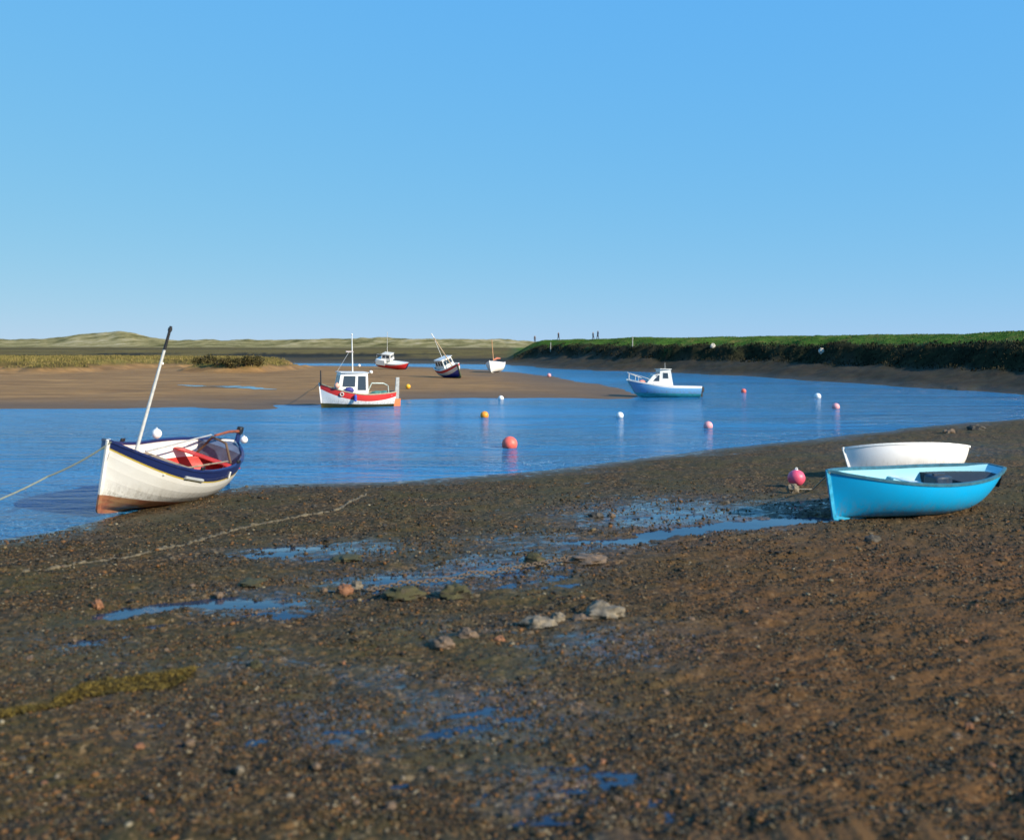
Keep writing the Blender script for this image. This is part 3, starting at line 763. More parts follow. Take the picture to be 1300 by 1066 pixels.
WHITE = pm('white_boat_paint', (.78, .77, .72), rough=.38, var=.05, dirt_amt=.22)
CREAM = pm('cream_boat_paint', (.66, .63, .54), rough=.5, var=.08, dirt_amt=.3)
NAVY = pm('navy_boat_paint', (.012, .025, .11), rough=.35, var=.2, dirt_amt=.15)
WOOD = pm('weathered_wood', (.27, .20, .13), rough=.7, var=.2)
REDP = pm('red_boat_paint', (.58, .035, .025), rough=.4, var=.12, dirt_amt=.2)
GREYP = pm('grey_boat_paint', (.38, .39, .38), rough=.55, var=.12)
ALLOY = pm('pale_mast_paint', (.62, .61, .57), rough=.4, var=.08, scale=14)
BLACK = pm('black_rubber', (.018, .018, .02), rough=.55, var=.2)
RUST = pm('rusty_red_wood', (.26, .07, .03), rough=.6, var=.2)
ORANGE = pm('orange_paint', (.75, .20, .07), rough=.5, var=.1)
ROPEM = pm('pale_rope', (.36, .31, .22), rough=.9, var=.2, scale=40)
TEAL = pm('teal_net', (.06, .22, .20), rough=.85, var=.3, scale=30)

def mast(bt, x, z0, length, r0, r1, mat, tip=None, rake=0., y=0., name='mast', parent=None):
    b = MB(); d = Vector((-math.sin(R(rake)), 0, math.cos(R(rake)))); p0 = Vector((x, y, z0))
    b.tube([p0 + d * (length * k / 6) for k in range(7)], [r0 + (r1 - r0) * k / 6 for k in range(7)], 0, 12)
    o = b.build(name, mat, parent or bt.root)
    if tip:
        c = MB(); e = p0 + d * (length * .87); f_ = p0 + d * length * 1.01
        c.tube([e, e.lerp(f_, .5), f_], [r1 * 1.2, r1 * 1.15, r1 * 1.1], 0, 12)
        c.tube([f_ - d * .12, f_ - d * .04], r1 * 1.6, 0, 12)
        c.build('mast_head', tip, o)
    return o, p0 + d * length

# ---- 1: the white clinker boat heeled on the shore at the left
bowp = flat(124, 657)
yawA = -104; LA = 5.7
ax = Vector((math.cos(R(yawA)), math.sin(R(yawA)), 0))
cA = Vector((bowp[0], bowp[1], 0)) - ax * (LA / 2 - .32)
A = Boat('open_boat', place((cA.x, cA.y, .02), yawA, -1.5, -16), LA, 2.42, 1.16, 1.80, 1.40, tm=.46, pb=3.0, ps=2.8, r=.03, kb=.10, ks=.12, rb=.30, rs=.35, nm=2.2, nb=1.35, ns=1.5, th=.04)
tag(A.root, 'white clinker boat with navy top strake and red inside, heeled over on the mud', 'boat')
A.hull(hull_paint('clinker_white_navy', [(0, (.80, .78, .73)), (.835, (.55, .40, .05)), (.855, (.010, .022, .10))], (.36, .13, .07), .24, 9, .36, -.09, (.30, .18, .09)),
       hull_paint('clinker_inside', [(0, (.55, .03, .02)), (.70, (.80, .78, .74))], None, -9, 9))
A.gunwale(NAVY, .07, .05); A.keelbar(hull_paint('stem_paint', [(0, (.80, .78, .73))], (.36, .13, .07), .24, 0, .36, -.09, (.30, .18, .09)), .07, .06)
A.floor(REDP, .10, .86, .22)
A.deck(NAVY, .88, .985, -.03, .05, .03, 'foredeck'); A.deck(pm('slate_boat_paint', (.10, .12, .18), rough=.5), .02, .13, -.05, .05, .02, 'aft_deck')
A.thwart(CREAM, .78, .28, .26); A.thwart(WOOD, .42, .32, .26); A.thwart(REDP, .22, .26, .3)
mo, mtop = mast(A, 1.72, .35, 4.1, .048, .03, ALLOY, BLACK, 1)
b = MB(); rt = A.P(0, 1)
b.add([(rt.x - .03, -.025, .1), (rt.x - .34, -.025, .05), (rt.x - .26, -.025, rt.z * .7), (rt.x - .2, -.025, rt.z + .2), (rt.x - .03, -.025, rt.z + .22)] +
      [(rt.x - .03, .025, .1), (rt.x - .34, .025, .05), (rt.x - .26, .025, rt.z * .7), (rt.x - .2, .025, rt.z + .2), (rt.x - .03, .025, rt.z + .22)],
      [(4, 3, 2, 1, 0), (5, 6, 7, 8, 9)] + [(i, (i + 1) % 5, 5 + (i + 1) % 5, 5 + i) for i in range(5)])
rud = b.build('rudder', NAVY, A.root)
b = MB(); b.tube([(rt.x - .15, 0, rt.z + .24), (rt.x + .5, .02, rt.z + .27), (rt.x + 1.25, .05, rt.z + .22)], [.045, .04, .028], 0, 10)
b.build('tiller', RUST, rud)
b = MB(); b.box((rt.x - .13, 0, rt.z + .27), (.17, .13, .2)); b.build('rudder_head', BLACK, rud)
for (t, sd) in ((.60, 1), (.28, 1), (.60, -1)):
    b = MB(); p = A.P(t, 1, 0, sd); b.box((p.x, p.y - sd * .02, p.z + .05), (.14, .05, .08)); b.build('rowlock', BLACK, A.root)
for t in (.36, .12):
    b = MB(); p = A.P(t, .90, 0, 1); b.box((p.x, p.y + .012, p.z), (.05, .03, .16)); b.build('fairlead', WHITE, A.root)
b = MB(); p = A.P(.70, .87, 0, 1); q = A.P(.58, .87, 0, 1); b.tube([p + Vector((0, .012, .0)), (p + q) / 2 + Vector((0, .02, 0)), q + Vector((0, .012, 0))], .045, 0, 8, .9)
b.build('name_strip', GREYP, A.root)
b = MB()   # gallows bracket and stays in the stern
b.tube([(-2.0, -.6, .85), (-1.95, -.2, 1.48), (-1.93, .25, 1.44), (-1.97, .6, .82)], .035, 0, 8)
b.build('stern_frame', pm('brown_wood', (.12, .07, .035), rough=.6), A.root)
for (p0, p1, r_, mt, lab) in (((1.3, -.12, .72), (-1.4, .70, 1.12), .026, WOOD, 'varnished oar lying along the inside of the white clinker boat'),
                              ((.2, -.70, 1.08), (-2.1, -.35, 1.48), .024, GREYP, 'grey oar propped over the stern of the white clinker boat')):
    a_, b_ = A.W(p0), A.W(p1); b = MB(); d = b_ - a_
    b.tube([Vector((0, 0, 0)), d * .5, d * .8], [r_, r_, r_ * .9], 0, 10); b.tube([d * .78, d * .84, d], [r_ * .8, r_ * 2.3, r_ * 2.5], 0, 10, .35)
    o = b.build('oar', mt); o.location = a_; tag(o, lab, 'oar')
def buoy(name, c, r, mat, label, cat='buoy', group=None, sq=1., eye=True, eyem=None):
    root = empty(name, Matrix.Translation(c)); tag(root, label, cat, group)
    b = MB(); b.ball((0, 0, 0), (r, r, r * sq), 0, 24, 16, .02, 2, int(c[0] * 7)); b.build('float', mat, root)
    if eye:
        b = MB(); b.tube([(0, 0, r * sq * .92), (0, 0, r * sq * 1.08)], [r * .24, r * .16], 0, 10)
        pts = [(math.cos(t) * r * .12, 0, r * sq * 1.12 + math.sin(t) * r * .12) for t in np.linspace(0, 6.28, 13)]
        b.tube(pts, r * .05, 0, 6); b.build('eye', eyem or mat, root)
    return root
FWHITE = pm('white_float', (.80, .79, .76), rough=.4, var=.04, dirt_amt=.15)
buoy('fender', A.W((-.75, -1.12, 1.36)), .13, FWHITE, 'white ball fender on the far gunwale of the white clinker boat', 'fender')
buoy('fender', A.W((-2.55, .42, 1.55)), .10, FWHITE, 'small white ball fender hung at the stern of the clinker boat', 'fender')
sp = A.W(A.P(.99, 1) + Vector((.05, 0, -.02)))
e_ = ray(-60, 655, 20.2)
rope('mooring_rope', [sp, ray(60, 605, 21.9), e_], .02, pm('wet_rope', (.20, .22, .17), rough=.8, scale=40), 'grey mooring rope from the bow of the clinker boat into the water', sag=.06)

# ---- 2: the red and white fishing boat afloat against the sandbank
cB = flat(453, 516.5); yawB = 180 + 24
B2 = Boat('fishing_boat', place((cB[0], cB[1], -.22), yawB, -1.0, -1.5), 5.0, 2.0, 1.12, 1.78, 1.25, tm=.42, pb=2.5, ps=2.2, r=.45, kb=.18, ks=.2, rb=.22, rs=.1, nm=2.3, nb=1.35, ns=1.7)
tag(B2.root, 'red and white fishing boat with a white wheelhouse moored against the sandbank', 'boat')
B2.hull(hull_paint('red_band_hull', [(0, (.82, .80, .76)), (.76, (.62, .035, .03))], (.07, .055, .012), .46, 0, .36, -.01, (.05, .05, .01)), hull_paint('red_boat_inside', [(0, (.34, .36, .33))], None, -9, 8))
B2.gunwale(pm('straw_rail', (.42, .36, .24), rough=.6), .09, .06, .01, .03); B2.keelbar(hull_paint('red_boat_stem', [(0, (.8, .78, .74)), (.0015, (.8, .78, .74))], (.07, .055, .012), .46, 0, .36, -.01, (.05, .05, .01)), .04, .06)
B2.deck(CREAM, .42, .985, -.03, .05, .05, 'foredeck'); B2.floor(GREYP, .06, .44, .45); B2.thwart(GREYP, .10, .2, .35, 'stern_bench')
z0 = 1.12
wheelhouse(B2, -.55, 1.45, .72, .64, z0 - .05, z0 + 1.32, .22, .06, WHITE, pm('pale_grey_roof', (.58, .60, .60), rough=.5, var=.06), [(.08, .36, .20, .86), (.45, .88, .36, .86)], [(.08, .46, .40, .88), (.54, .92, .40, .88)])
mo, mtop = mast(B2, .34, z0 + 1.34, 2.5, .045, .03, WHITE, None, -2.5)
b = MB(); b.tube([(.40, -.28, z0 + 2.62), (.42, .30, z0 + 2.67)], .03, 0, 8); b.box((.62, .05, z0 + 2.67), (.42, .12, .07)); b.build('spreader', pm('pinkish_white', (.72, .60, .55)), mo)
b = MB(); b.ball(mtop + Vector((0, 0, -.06)), .06); b.build('mast_light', WHITE, mo)
b = MB(); b.tube([B2.P(.97, 1) + Vector((.06, 0, -.1)), B2.P(.97, 1) + Vector((.10, 0, .85))], [.05, .04], 0, 8); b.build('stem_post', BLACK, B2.root)
b = MB(); b.tube([(.62, .05, z0 + 2.65), (1.4, .2, z0 + 1.4)], .012, 0, 6); b.build('stay', GREYP, mo)
rt = B2.P(0, 1)
def plate(pts, w, mat, name, parent):
    b = MB(); n = len(pts)
    b.add([(x, -w / 2, z) for x, z in pts] + [(x, w / 2, z) for x, z in pts], [tuple(reversed(range(n))), tuple(range(n, 2 * n))] + [(i, (i + 1) % n, n + (i + 1) % n, n + i) for i in range(n)])
    return b.build(name, mat, parent, False)
x_ = rt.x
rud = plate([(x_ - .02, .75), (x_ - .30, .75), (x_ - .30, 2.15), (x_ - .08, 2.15)], .10, GREYP, 'rudder_post', B2.root)
plate([(x_ + .05, .05), (x_ - .42, .05), (x_ - .42, .76), (x_ - .01, .76)], .09, ORANGE, 'rudder_blade', rud)
b = MB(); p = B2.P(.74, .87, 0, 1)
nrm = (B2.P(.72, .87) - B2.P(.76, .87)).cross(B2.P(.74, .91) - B2.P(.74, .83)).normalized(); nrm = nrm if nrm.y > 0 else -nrm
ta = Vector((0, 0, 1)); tb = nrm.cross(ta).normalized(); ta = tb.cross(nrm)
b.tube([p + nrm * .045 + (ta * math.cos(t) + tb * math.sin(t)) * .11 for t in np.linspace(0, 6.2832, 21)], .032, 0, 8)
b.build('hull_emblem', CREAM, B2.root)
PINK = pm('pink_float', (.80, .16, .17), rough=.45, var=.1, dirt_amt=.15)
b = MB()
for k in range(16):
    q = Vector((random.uniform(-2.1, -1.0), random.uniform(-.5, .55), random.uniform(.85, 1.2))); b.ball(q, (.22, .18, .12), 0, 10, 8, .25, 3, k)
o = b.build('fishing_net', TEAL); o.data.transform(Matrix.Translation(-Vector((-1.5, 0, 1)))); o.matrix_world = B2.M @ Matrix.Translation((-1.5, 0, 1)); tag(o, 'heaped teal fishing net in the stern of the red and white boat', 'net')
b = MB(); b.tube([(-.8, -.3, 1.2), (-1.0, -.2, 1.75)], .035, 0, 8); b.tube([(-1.0, -.2, 1.75), (-1.9, -.6, 1.72), (-2.15, -.5, 1.6)], .04, 0, 8); b.tube([(-1.95, .5, 1.2), (-1.9, .5, 1.65)], .03, 0, 8); b.build('stern_rail', pm('greenish_white', (.55, .62, .56)), B2.root)
buoy('fender', B2.W((1.50, .66, z0 + .50)), .19, pm('peach_float', (.80, .42, .30), rough=.5), 'peach ball buoy on the side deck by the wheelhouse of the red boat', 'fender')
b = MB(); b.ball((0, 0, 0), (.30, .2, .19), 0, 20, 12, .15, 2, 3); o = b.build('sack', pm('blue_sack', (.035, .04, .22), rough=.6, var=.2)); o.matrix_world = B2.M @ Matrix.Translation((.72, .76, z0 + .24)); tag(o, 'dark blue sack on the side deck of the red and white boat', 'sack')
fp = B2.P(.58, .90) + Vector((0, .10, -.05))
root = empty('fender', B2.M @ Matrix.Translation(fp)); tag(root, 'blue sausage fender hanging on the side of the red and white boat', 'fender')
b = MB(); b.tube([(0, .02, .16), (0, .03, .10), (0, .03, -.22), (0, .03, -.28)], [.03, .095, .095, .04], 0, 12); b.build('float', pm('blue_fender', (.05, .09, .42), rough=.45), root)
b = MB(); b.tube([(0, -.1, .34), (0, .02, .14)], .012, 0, 6); b.build('lanyard', ROPEM, root)
rope('mooring_rope', [B2.W(B2.P(.985, 1) + Vector((.04, 0, .02))), hit(392, 496) + Vector((0, 0, .0))], .02, ROPEM, 'slack tan rope from the bow of the red boat to the sand', sag=.08)

# ---- 3: boat with a red hull on the far sand, wheelhouse aft
p = hit(499, 468.5)
C3 = Boat('fishing_boat', place((p.x, p.y, p.z + .12), -18, 6, 14), 5.6, 2.1, 1.0, 1.3, 1.15, pb=2.2, r=.75, kb=.3, rb=.5, nm=2.2, th=.05)
tag(C3.root, 'distant boat with a bright red hull and white wheelhouse aground on the sandbank', 'boat')
C3.hull(hull_paint('far_red_hull', [(0, (.70, .03, .035)), (.86, (.78, .77, .73))], None, -9), WHITE, 24, 8)
C3.gunwale(WHITE, .07, .07); C3.keelbar(NAVY, .10, .1); C3.deck(WHITE, .4, .985, -.04, .05)
b = MB(); b.box((-1.75, 0, 1.05), (1.75, 2.16, 1.0)); b.build('stern_shelter', WHITE, C3.root)
wheelhouse(C3, -1.7, -.1, .85, .75, 1.4, 2.35, .1, .05, WHITE, CREAM, [(.12, .42, .4, .85), (.55, .88, .4, .85)], [(.08, .46, .4, .85), (.54, .92, .4, .85)])
mo, mtop = mast(C3, -1.0, 2.4, 3.6, .05, .025, ALLOY, None, -1)
b = MB(); b.tube([(-2.6, -.5, 1.5), (-2.6, -.5, 2.2), (-1.8, -.5, 2.25)], .03, 0, 8); b.build('stern_rail', ALLOY, C3.root)

# ---- 4: boat lying far over on its side, bow towards the camera
p = hit(574, 480)
D4 = Boat('fishing_boat', place((p.x - .1, p.y + 1.6, p.z + .10), -62, 0, 23), 5.6, 2.3, 1.3, 1.75, 1.4, pb=2.4, r=.6, kb=.25, rb=.35, nm=2.1, nb=1.35, th=.05)
tag(D4.root, 'blue bottomed boat lying far over on the sandbank, its mast leaning left', 'boat')
D4.hull(hull_paint('leaning_hull', [(0, (.02, .05, .42)), (.60, (.80, .79, .75)), (.80, (.65, .05, .05))], (.015, .04, .40), .6), GREYP, 24, 8)
D4.gunwale(WHITE, .08, .07); D4.keelbar(pm('slimy_keel', (.10, .12, .07)), .22, .12); D4.deck(CREAM, .4, .985, -.04, .05)
wheelhouse(D4, -1.6, .5, .85, .75, 1.25, 2.35, .15, .05, WHITE, WHITE, [(.08, .3, .4, .85), (.4, .62, .4, .85), (.7, .92, .4, .85)], [(.06, .34, .4, .85), (.38, .62, .4, .85), (.66, .94, .4, .85)])
mo, mtop = mast(D4, 1.2, 1.4, 4.7, .07, .05, pm('varnished_mast', (.52, .36, .2), rough=.4), WHITE, 30)
b = MB(); b.tube([Vector((-.9, 0, 5.03)), Vector((-1.5, .3, 2.4))], .035, 0, 8); b.build('stay', ALLOY, mo)

# ---- 5: small white boat on the far sand
p = hit(629, 473)
E5 = Boat('sailing_boat', place((p.x, p.y + 1., p.z + .02), -108, 0, 6), 4.6, 2.5, 1.45, 1.8, 1.5, pb=2.6, r=.75, kb=.2, rb=.3, nm=2.4, th=.05)
tag(E5.root, 'small white boat seen bow on at the edge of the far channel, tan mast', 'boat')
E5.hull(hull_paint('far_white_hull', [(0, (.82, .81, .78))], (.05, .09, .2), .12), GREYP, 24, 8)
E5.gunwale(NAVY, .07, .07); E5.keelbar(WHITE, .06, .1); E5.deck(CREAM, .3, .985, -.04, .05)
mo, mtop = mast(E5, .5, 1.4, 3.5, .07, .05, pm('tan_spar', (.55, .27, .11), rough=.5), None, 4)
b = MB(); b.tube([(.5, .0, 1.8), (-.6, .2, 2.05), (-1.9, .25, 2.0)], [.10, .16, .10], 0, 10); b.build('furled_sail', pm('tan_sail', (.50, .16, .09), rough=.8), mo)

# ---- 6: blue motor boat with a white cabin at the tip of the sandbank
cF = flat(841, 504); yawF = 180 + 8
F6 = Boat('motor_boat', place((cF[0], cF[1], -.12), yawF, -1.5, 2), 5.7, 2.1, .98, 1.42, .98, tm=.4, pb=2.4, r=.85, kb=.55, rb=.55, nm=2.3, nb=1.2, ns=2.2)
tag(F6.root, 'blue motor boat with a white cabin afloat off the tip of the sandbank', 'boat')
F6.hull(hull_paint('blue_motor_hull', [(0, (.13, .35, .62)), (.93, (.80, .80, .78))], (.05, .42, .46), .42, 0, .32), WHITE)
F6.gunwale(WHITE, .12, .10, .04); F6.keelbar(pm('turquoise_keel', (.06, .38, .42)), .03, .07); F6.deck(WHITE, .40, .985, -.02, .05, .10); F6.floor(GREYP, .04, .42, .42)
wheelhouse(F6, -.62, .48, .82, .70, .92, 2.25, .10, .22, WHITE, WHITE, [(.30, .74, .48, .80)], [(.06, .47, .5, .88), (.53, .94, .5, .88)])
wheelhouse(F6, .40, 1.55, .74, .62, 1.02, 1.90, .75, .0, WHITE, pm('grey_screen', (.16, .19, .24), rough=.3), [(.08, .62, .35, .88)], [(.06, .94, .2, .9)], (), 'windscreen', .03, .01)
b = MB()
for sd in (-1, 1):
    pts = [F6.P(t, 1, 0, sd) + Vector((0, -sd * .05, h)) for t, h in ((.66, .02), (.74, .38), (.86, .48), (.97, .52))]
    b.tube(pts, .022, 0, 8)
    for t, h in ((.86, .48), (.97, .52)): b.tube([F6.P(t, 1, 0, sd) + Vector((0, -sd * .05, 0)), F6.P(t, 1, 0, sd) + Vector((0, -sd * .05, h))], .018, 0, 6)
b.tube([F6.P(.97, 1, 0, -1) + Vector((0, .05, .52)), F6.P(.995, 1) + Vector((.0, 0, .55)), F6.P(.97, 1, 0, 1) + Vector((0, -.05, .52))], .022, 0, 8)
b.build('bow_rail', ALLOY, F6.root)
b = MB(); rt = F6.P(0, 1); b.box((rt.x - .2, .3, .78), (.3, .3, .42)); b.box((rt.x - .2, .3, .3), (.14, .1, .7)); b.build('outboard_motor', BLACK, F6.root)
mo, mtop = mast(F6, -.1, 2.28, .5, .015, .01, ALLOY, None, 0, .2, 'aerial')
b = MB(); b.ball((0, 0, 0), (.26, .2, .15), 0, 16, 10, .1); o = b.build('fender', pm('coral_float', (.80, .28, .20), rough=.5)); o.matrix_world = F6.M @ Matrix.Translation((1.75, .35, 1.27)); tag(o, 'coral fender lying on the foredeck of the blue motor boat', 'fender')

# ---- 7: the turquoise dinghy on the shore at the right
yawG = 180 + 27
pG = hit(1060, 661); axG = Vector((math.cos(R(yawG)), math.sin(R(yawG)), 0)); LG = 5.2
cG = Vector((pG.x, pG.y, pG.z)) - axG * (LG / 2 - .32)
G7 = Boat('rowing_dinghy', place((cG.x, cG.y, pG.z - .02), yawG, -1.0, -5.5), LG, 1.82, .84, 1.06, .95, tm=.46, pb=2.3, ps=2.2, r=.24, kb=.05, ks=.46, rb=.30, rs=.45, nm=2.4, nb=1.35, ns=1.7, th=.03)
tag(G7.root, 'bright turquoise open dinghy tilted on the mud at the right', 'boat')
CY = (.002, .38, .74)
G7.hull(hull_paint('turquoise_hull', [(0, CY)], (.02, .26, .40), .07, 0, .3), hull_paint('pale_turquoise_inside', [(0, (.30, .62, .72))], None, -9, 0))
G7.gunwale(pm('teal_rail', (.03, .14, .20), rough=.5), .05, .05); G7.keelbar(pm('bright_turquoise_keel', (.03, .36, .58)), .05, .05, .22)
G7.floor(pm('pale_floorboards', (.35, .50, .55)), .10, .84, .12)
G7.thwart(pm('pale_thwart', (.55, .68, .72)), .46, .22, .24); G7.thwart(pm('pale_thwart', (.55, .68, .72)), .74, .16, .26, 'bow_thwart')
G7.deck(pm('painted_stern_shade', (.012, .018, .03), rough=.7), .03, .30, -.16, .05, .02, 'stern_shade_sheet')  # near-black sheet standing in for the shade inside the stern
b = MB(); b.box((0, 0, .16), (.50, .36, .32)); b.box((0, 0, .34), (.36, .06, .05)); o = b.build('bait_box', pm('dark_blue_plastic', (.012, .03, .06), rough=.5)); o.matrix_world = G7.M @ Matrix.Translation((-.35, .28, .56)); tag(o, 'dark blue box standing amidships in the turquoise dinghy', 'box')

# ---- 8: the white dinghy behind it
pW = hit(1083, 609); yawW = 180 + 6
W8 = Boat('rowing_dinghy', place((pW.x + 1.62, pW.y + .3, pW.z + .02), yawW, 0, 17), 3.5, 1.35, .84, .86, .80, tm=.5, pb=2.6, ps=2.6, r=.5, kb=.03, ks=.25, rb=.15, rs=.2, nm=2.8, nb=1.5, ns=2.2, th=.03)
tag(W8.root, 'plain white open dinghy behind the turquoise dinghy', 'boat')
W8.hull(hull_paint('white_dinghy_hull', [(0, (.83, .80, .76))], (.35, .33, .3), .03, 0, .34), pm('white_inside', (.72, .70, .66)))
W8.gunwale(WHITE, .05, .05); W8.keelbar(WHITE, .04, .05); W8.floor(CREAM, .06, .85, .1); W8.thwart(CREAM, .5, .2, .22); W8.thwart(CREAM, .15, .2, .35, 'stern_bench')
rope('mooring_rope', [G7.W(G7.P(.99, 1) + Vector((.03, 0, -.05))), hit(1032, 622) + Vector((0, 0, .02)), hit(1012, 622) + Vector((0, 0, .02))], .016, ROPEM, 'short rope from the turquoise dinghy to the buoy beside it', n=10)

# ------------------------------------------------------------------ buoys
def flo(u, v, r, mat, label, onland=False, two=None):
    p = hit(u, v) if onland else Vector((*flat(u, v), 0))
    return buoy('buoy', (p.x, p.y, p.z + r * (.85 if onland else .45)), r, mat, label, 'buoy', None, 1., False, two)
YEL = pm('yellow_float', (.85, .42, .02), rough=.45, var=.08); ORA = pm('orange_float', (.85, .30, .02), rough=.45, var=.08); RO = pm('red_orange_float', (.82, .14, .10), rough=.45, var=.1)
PALEP = pm('faded_pink_float', (.78, .35, .36), rough=.5, var=.1)
flo(615, 529.5, .23, ORA, 'small orange buoy floating right of the red and white boat')
flo(647, 568, .30, RO, 'red buoy floating nearest in mid-channel')
flo(518, 493.5, .22, YEL, 'yellow buoy lying on the sandbank by the red and white boat', True)
flo(787, 529.5, .20, FWHITE, 'white buoy floating below the tip of the sandbank')
flo(899, 543, .22, PALEP, 'faded pink buoy floating below the blue motor boat')
flo(1061, 518.5, .24, PALEP, 'faded pink buoy floating farthest right in the channel')
flo(1038, 505, .25, FWHITE, 'white buoy floating right of the blue motor boat')
flo(944, 498, .22, RO, 'red buoy floating just right of the blue motor boat')
flo(697, 478.5, .26, PALEP, 'faded pink buoy on the far edge of the sandbank', True)
pb = hit(1011, 617)
buoy('buoy', (pb.x, pb.y, pb.z + .21), .225, pm('rose_float', (.82, .10, .18), rough=.4, var=.12), 'big rose pink buoy on the mud left of the turquoise dinghy', 'buoy', None, .95, True, FWHITE)

# ------------------------------------------------------------------ rocks, weed, rope and chain on the shore
def stone_mat(key, c1, c2, moss=None):
    m, nt, bs = new_mat(key); co = objco(nt)
    c = mixc(nt, ramp(nt, noise_(nt, co, 9, 6, .65), [(.35, 0.), (.68, 1.)]), c1, c2)
    if moss:
        ge = N(nt, 'ShaderNodeNewGeometry'); s_ = N(nt, 'ShaderNodeSeparateXYZ'); nt.links.new(ge.outputs['Normal'], s_.inputs[0])
        f_ = math_(nt, 'ADD', s_.outputs[2], math_(nt, 'SUBTRACT', noise_(nt, co, 7, 4), .5))
        c = mixc(nt, ramp(nt, f_, [(.1, 0.), (.5, 1.)]), c, mixc(nt, noise_(nt, co, 25, 4), tuple(q * .5 for q in moss), tuple(q * 1.6 for q in moss)))
    nt.links.new(c, bs.inputs['Base Color']); bs.inputs['Roughness'].default_value = .75
    bump(nt, bs, noise_(nt, co, 22, 6, .7), .5, .03); return m
PALE = stone_mat('pale_stone', (.07, .056, .036), (.25, .20, .135)); BRN = stone_mat('brown_stone', (.06, .045, .03), (.19, .12, .07)); RST = stone_mat('rust_stone', (.11, .045, .02), (.28, .12, .05)); MOSS = stone_mat('mossy_stone', (.025, .02, .012), (.06, .045, .022), (.045, .038, .007)); DRK = stone_mat('dark_stone', (.025, .022, .018), (.08, .065, .045))
def rock(u, v, wpx, hpx, mat, label, seed, group=None, name='rock', dep=.7):
    p = hit(u, v); k = p.y / F; rx = wpx * k / 2; rz = max(hpx * k * .62, .02)
    b = MB(); b.ball((0, 0, 0), (rx, rx * dep, rz * 1.1), 0, 26, 16, .42, 1.9, seed)
    o = b.build(name, mat); o.location = (p.x, p.y, p.z + rz * .30); o.rotation_euler = (0, 0, random.uniform(-.3, .3))
    return tag(o, label, 'rock' if name == 'rock' else 'stone', group)
rock(513, 758, 46, 15, MOSS, 'flat mossy rock by the chain, left of the greener mossy rock', 1)
rock(578, 757, 42, 17, MOSS, 'rounder green mossy rock just below the chain', 2)
rock(437, 752, 22, 12, RST, 'rust red stone at the near end of the chain', 3)
rock(453, 746, 16, 9, PALE, 'grey stone touching the rust red stone', 4)
rock(682, 797, 42, 14, PALE, 'pale flat rock, leftmost of the three pale rocks', 5)
rock(708, 789, 20, 12, PALE, 'small pale rock between two bigger pale rocks', 6)
rock(768, 784, 50, 20, PALE, 'largest pale rock, rightmost of the three', 7)
rock(738, 787, 26, 8, BRN, 'low brown stone leaning on the largest pale rock', 17)
rock(562, 822, 30, 13, BRN, 'brown flat rock in front of the pale rocks', 8)
rock(592, 811, 26, 14, BRN, 'tan rock behind the brown flat rock', 9)
rock(635, 815, 13, 8, RST, 'small tan orange stone below the pale rocks', 10)
rock(442, 712, 40, 8, MOSS, 'weedy hump beside the upper wet streaks', 11, dep=1.)
rock(678, 714, 28, 12, MOSS, 'mossy lump at the far end of the chain', 12)
rock(758, 657, 18, 8, DRK, 'dark stone near the water right of centre', 13)
rock(776, 656, 10, 5, BRN, 'small brown stone beside the dark stone near the water', 14)
rock(745, 712, 50, 9, BRN, 'long brown mud-covered stone by the dark pool', 15, dep=.9)
rock(1107, 690, 20, 12, DRK, 'dark stone below the turquoise dinghy', 16)
rock(1007, 624, 16, 11, PALE, 'grey weight beside the big pink buoy', 18)
rock(124, 771, 14, 10, RST, 'orange brown stone at the left end of the big pool', 19)
rock(320, 742, 36, 7, MOSS, 'flat weedy stone right of the big pool', 20, dep=1.)
rock(325, 848, 18, 10, MOSS, 'small olive stone in the left foreground', 21)
rock(1240, 546, 22, 8, DRK, 'dark clump at the water edge behind the white dinghy', 22)
rock(1205, 550, 16, 6, BRN, 'low brown stone at the water edge left of the dark clump', 23)
rock(920, 640, 16, 6, DRK, 'dark stone lying between the channel and the dark pool', 24)
rr = random.Random(5)
for i in range(90):
    u, v = rr.uniform(10, 1290), 640 + 400 * rr.random() ** .8
    if 1040 < u and v < 690: continue
    p = hit(u, v)
    if p.z < .06: continue
    w = rr.uniform(5, 12) * (.6 + .5 * (v - 600) / 400)
    rock(u, v, w, w * rr.uniform(.4, .65), rr.choice([PALE, BRN, BRN, RST, DRK, DRK]), 'small loose stone lying among the shingle of the shore', 100 + i, 'small loose stones on the shore', 'stone', .8)

def trail(name, px, r, mat, label, cat, lumps=.6, n=24, lift=.0):
    P = [hit(*q) for q in px]; pts = []
    for i in range(len(P) - 1):
        for k in range(n):
            q = P[i].lerp(P[i + 1], k / n)
            q.x += random.uniform(-1, 1) * r * .4; q.y += random.uniform(-1, 1) * r * .8
            pts.append((q.x, q.y))
    z = land(np.array([p[0] for p in pts]), np.array([p[1] for p in pts]))[0]
    pts = [Vector((p[0], p[1], float(zz) - r * .25 + lift)) for p, zz in zip(pts, z)]
    c = pts[0].copy(); b = MB()
    b.tube([p - c for p in pts], [r * (1 + lumps * random.uniform(-.6, 1)) for _ in pts], 0, 8)
    o = b.build(name, mat); o.location = c; return tag(o, label, cat)
WEEDR = stone_mat('barnacled_rope', (.045, .036, .02), (.17, .13, .07))
trail('mooring_rope', [(30,728),(100,716),(180,703),(240,690),(300,673),(350,662),(404,654),(430,647),(466,627)], .032, WEEDR, 'pale shell-crusted rope half buried in the shore below the clinker boat', 'rope', .7, 26)
WEEDO = stone_mat('olive_weed', (.07, .055, .012), (.20, .155, .035))
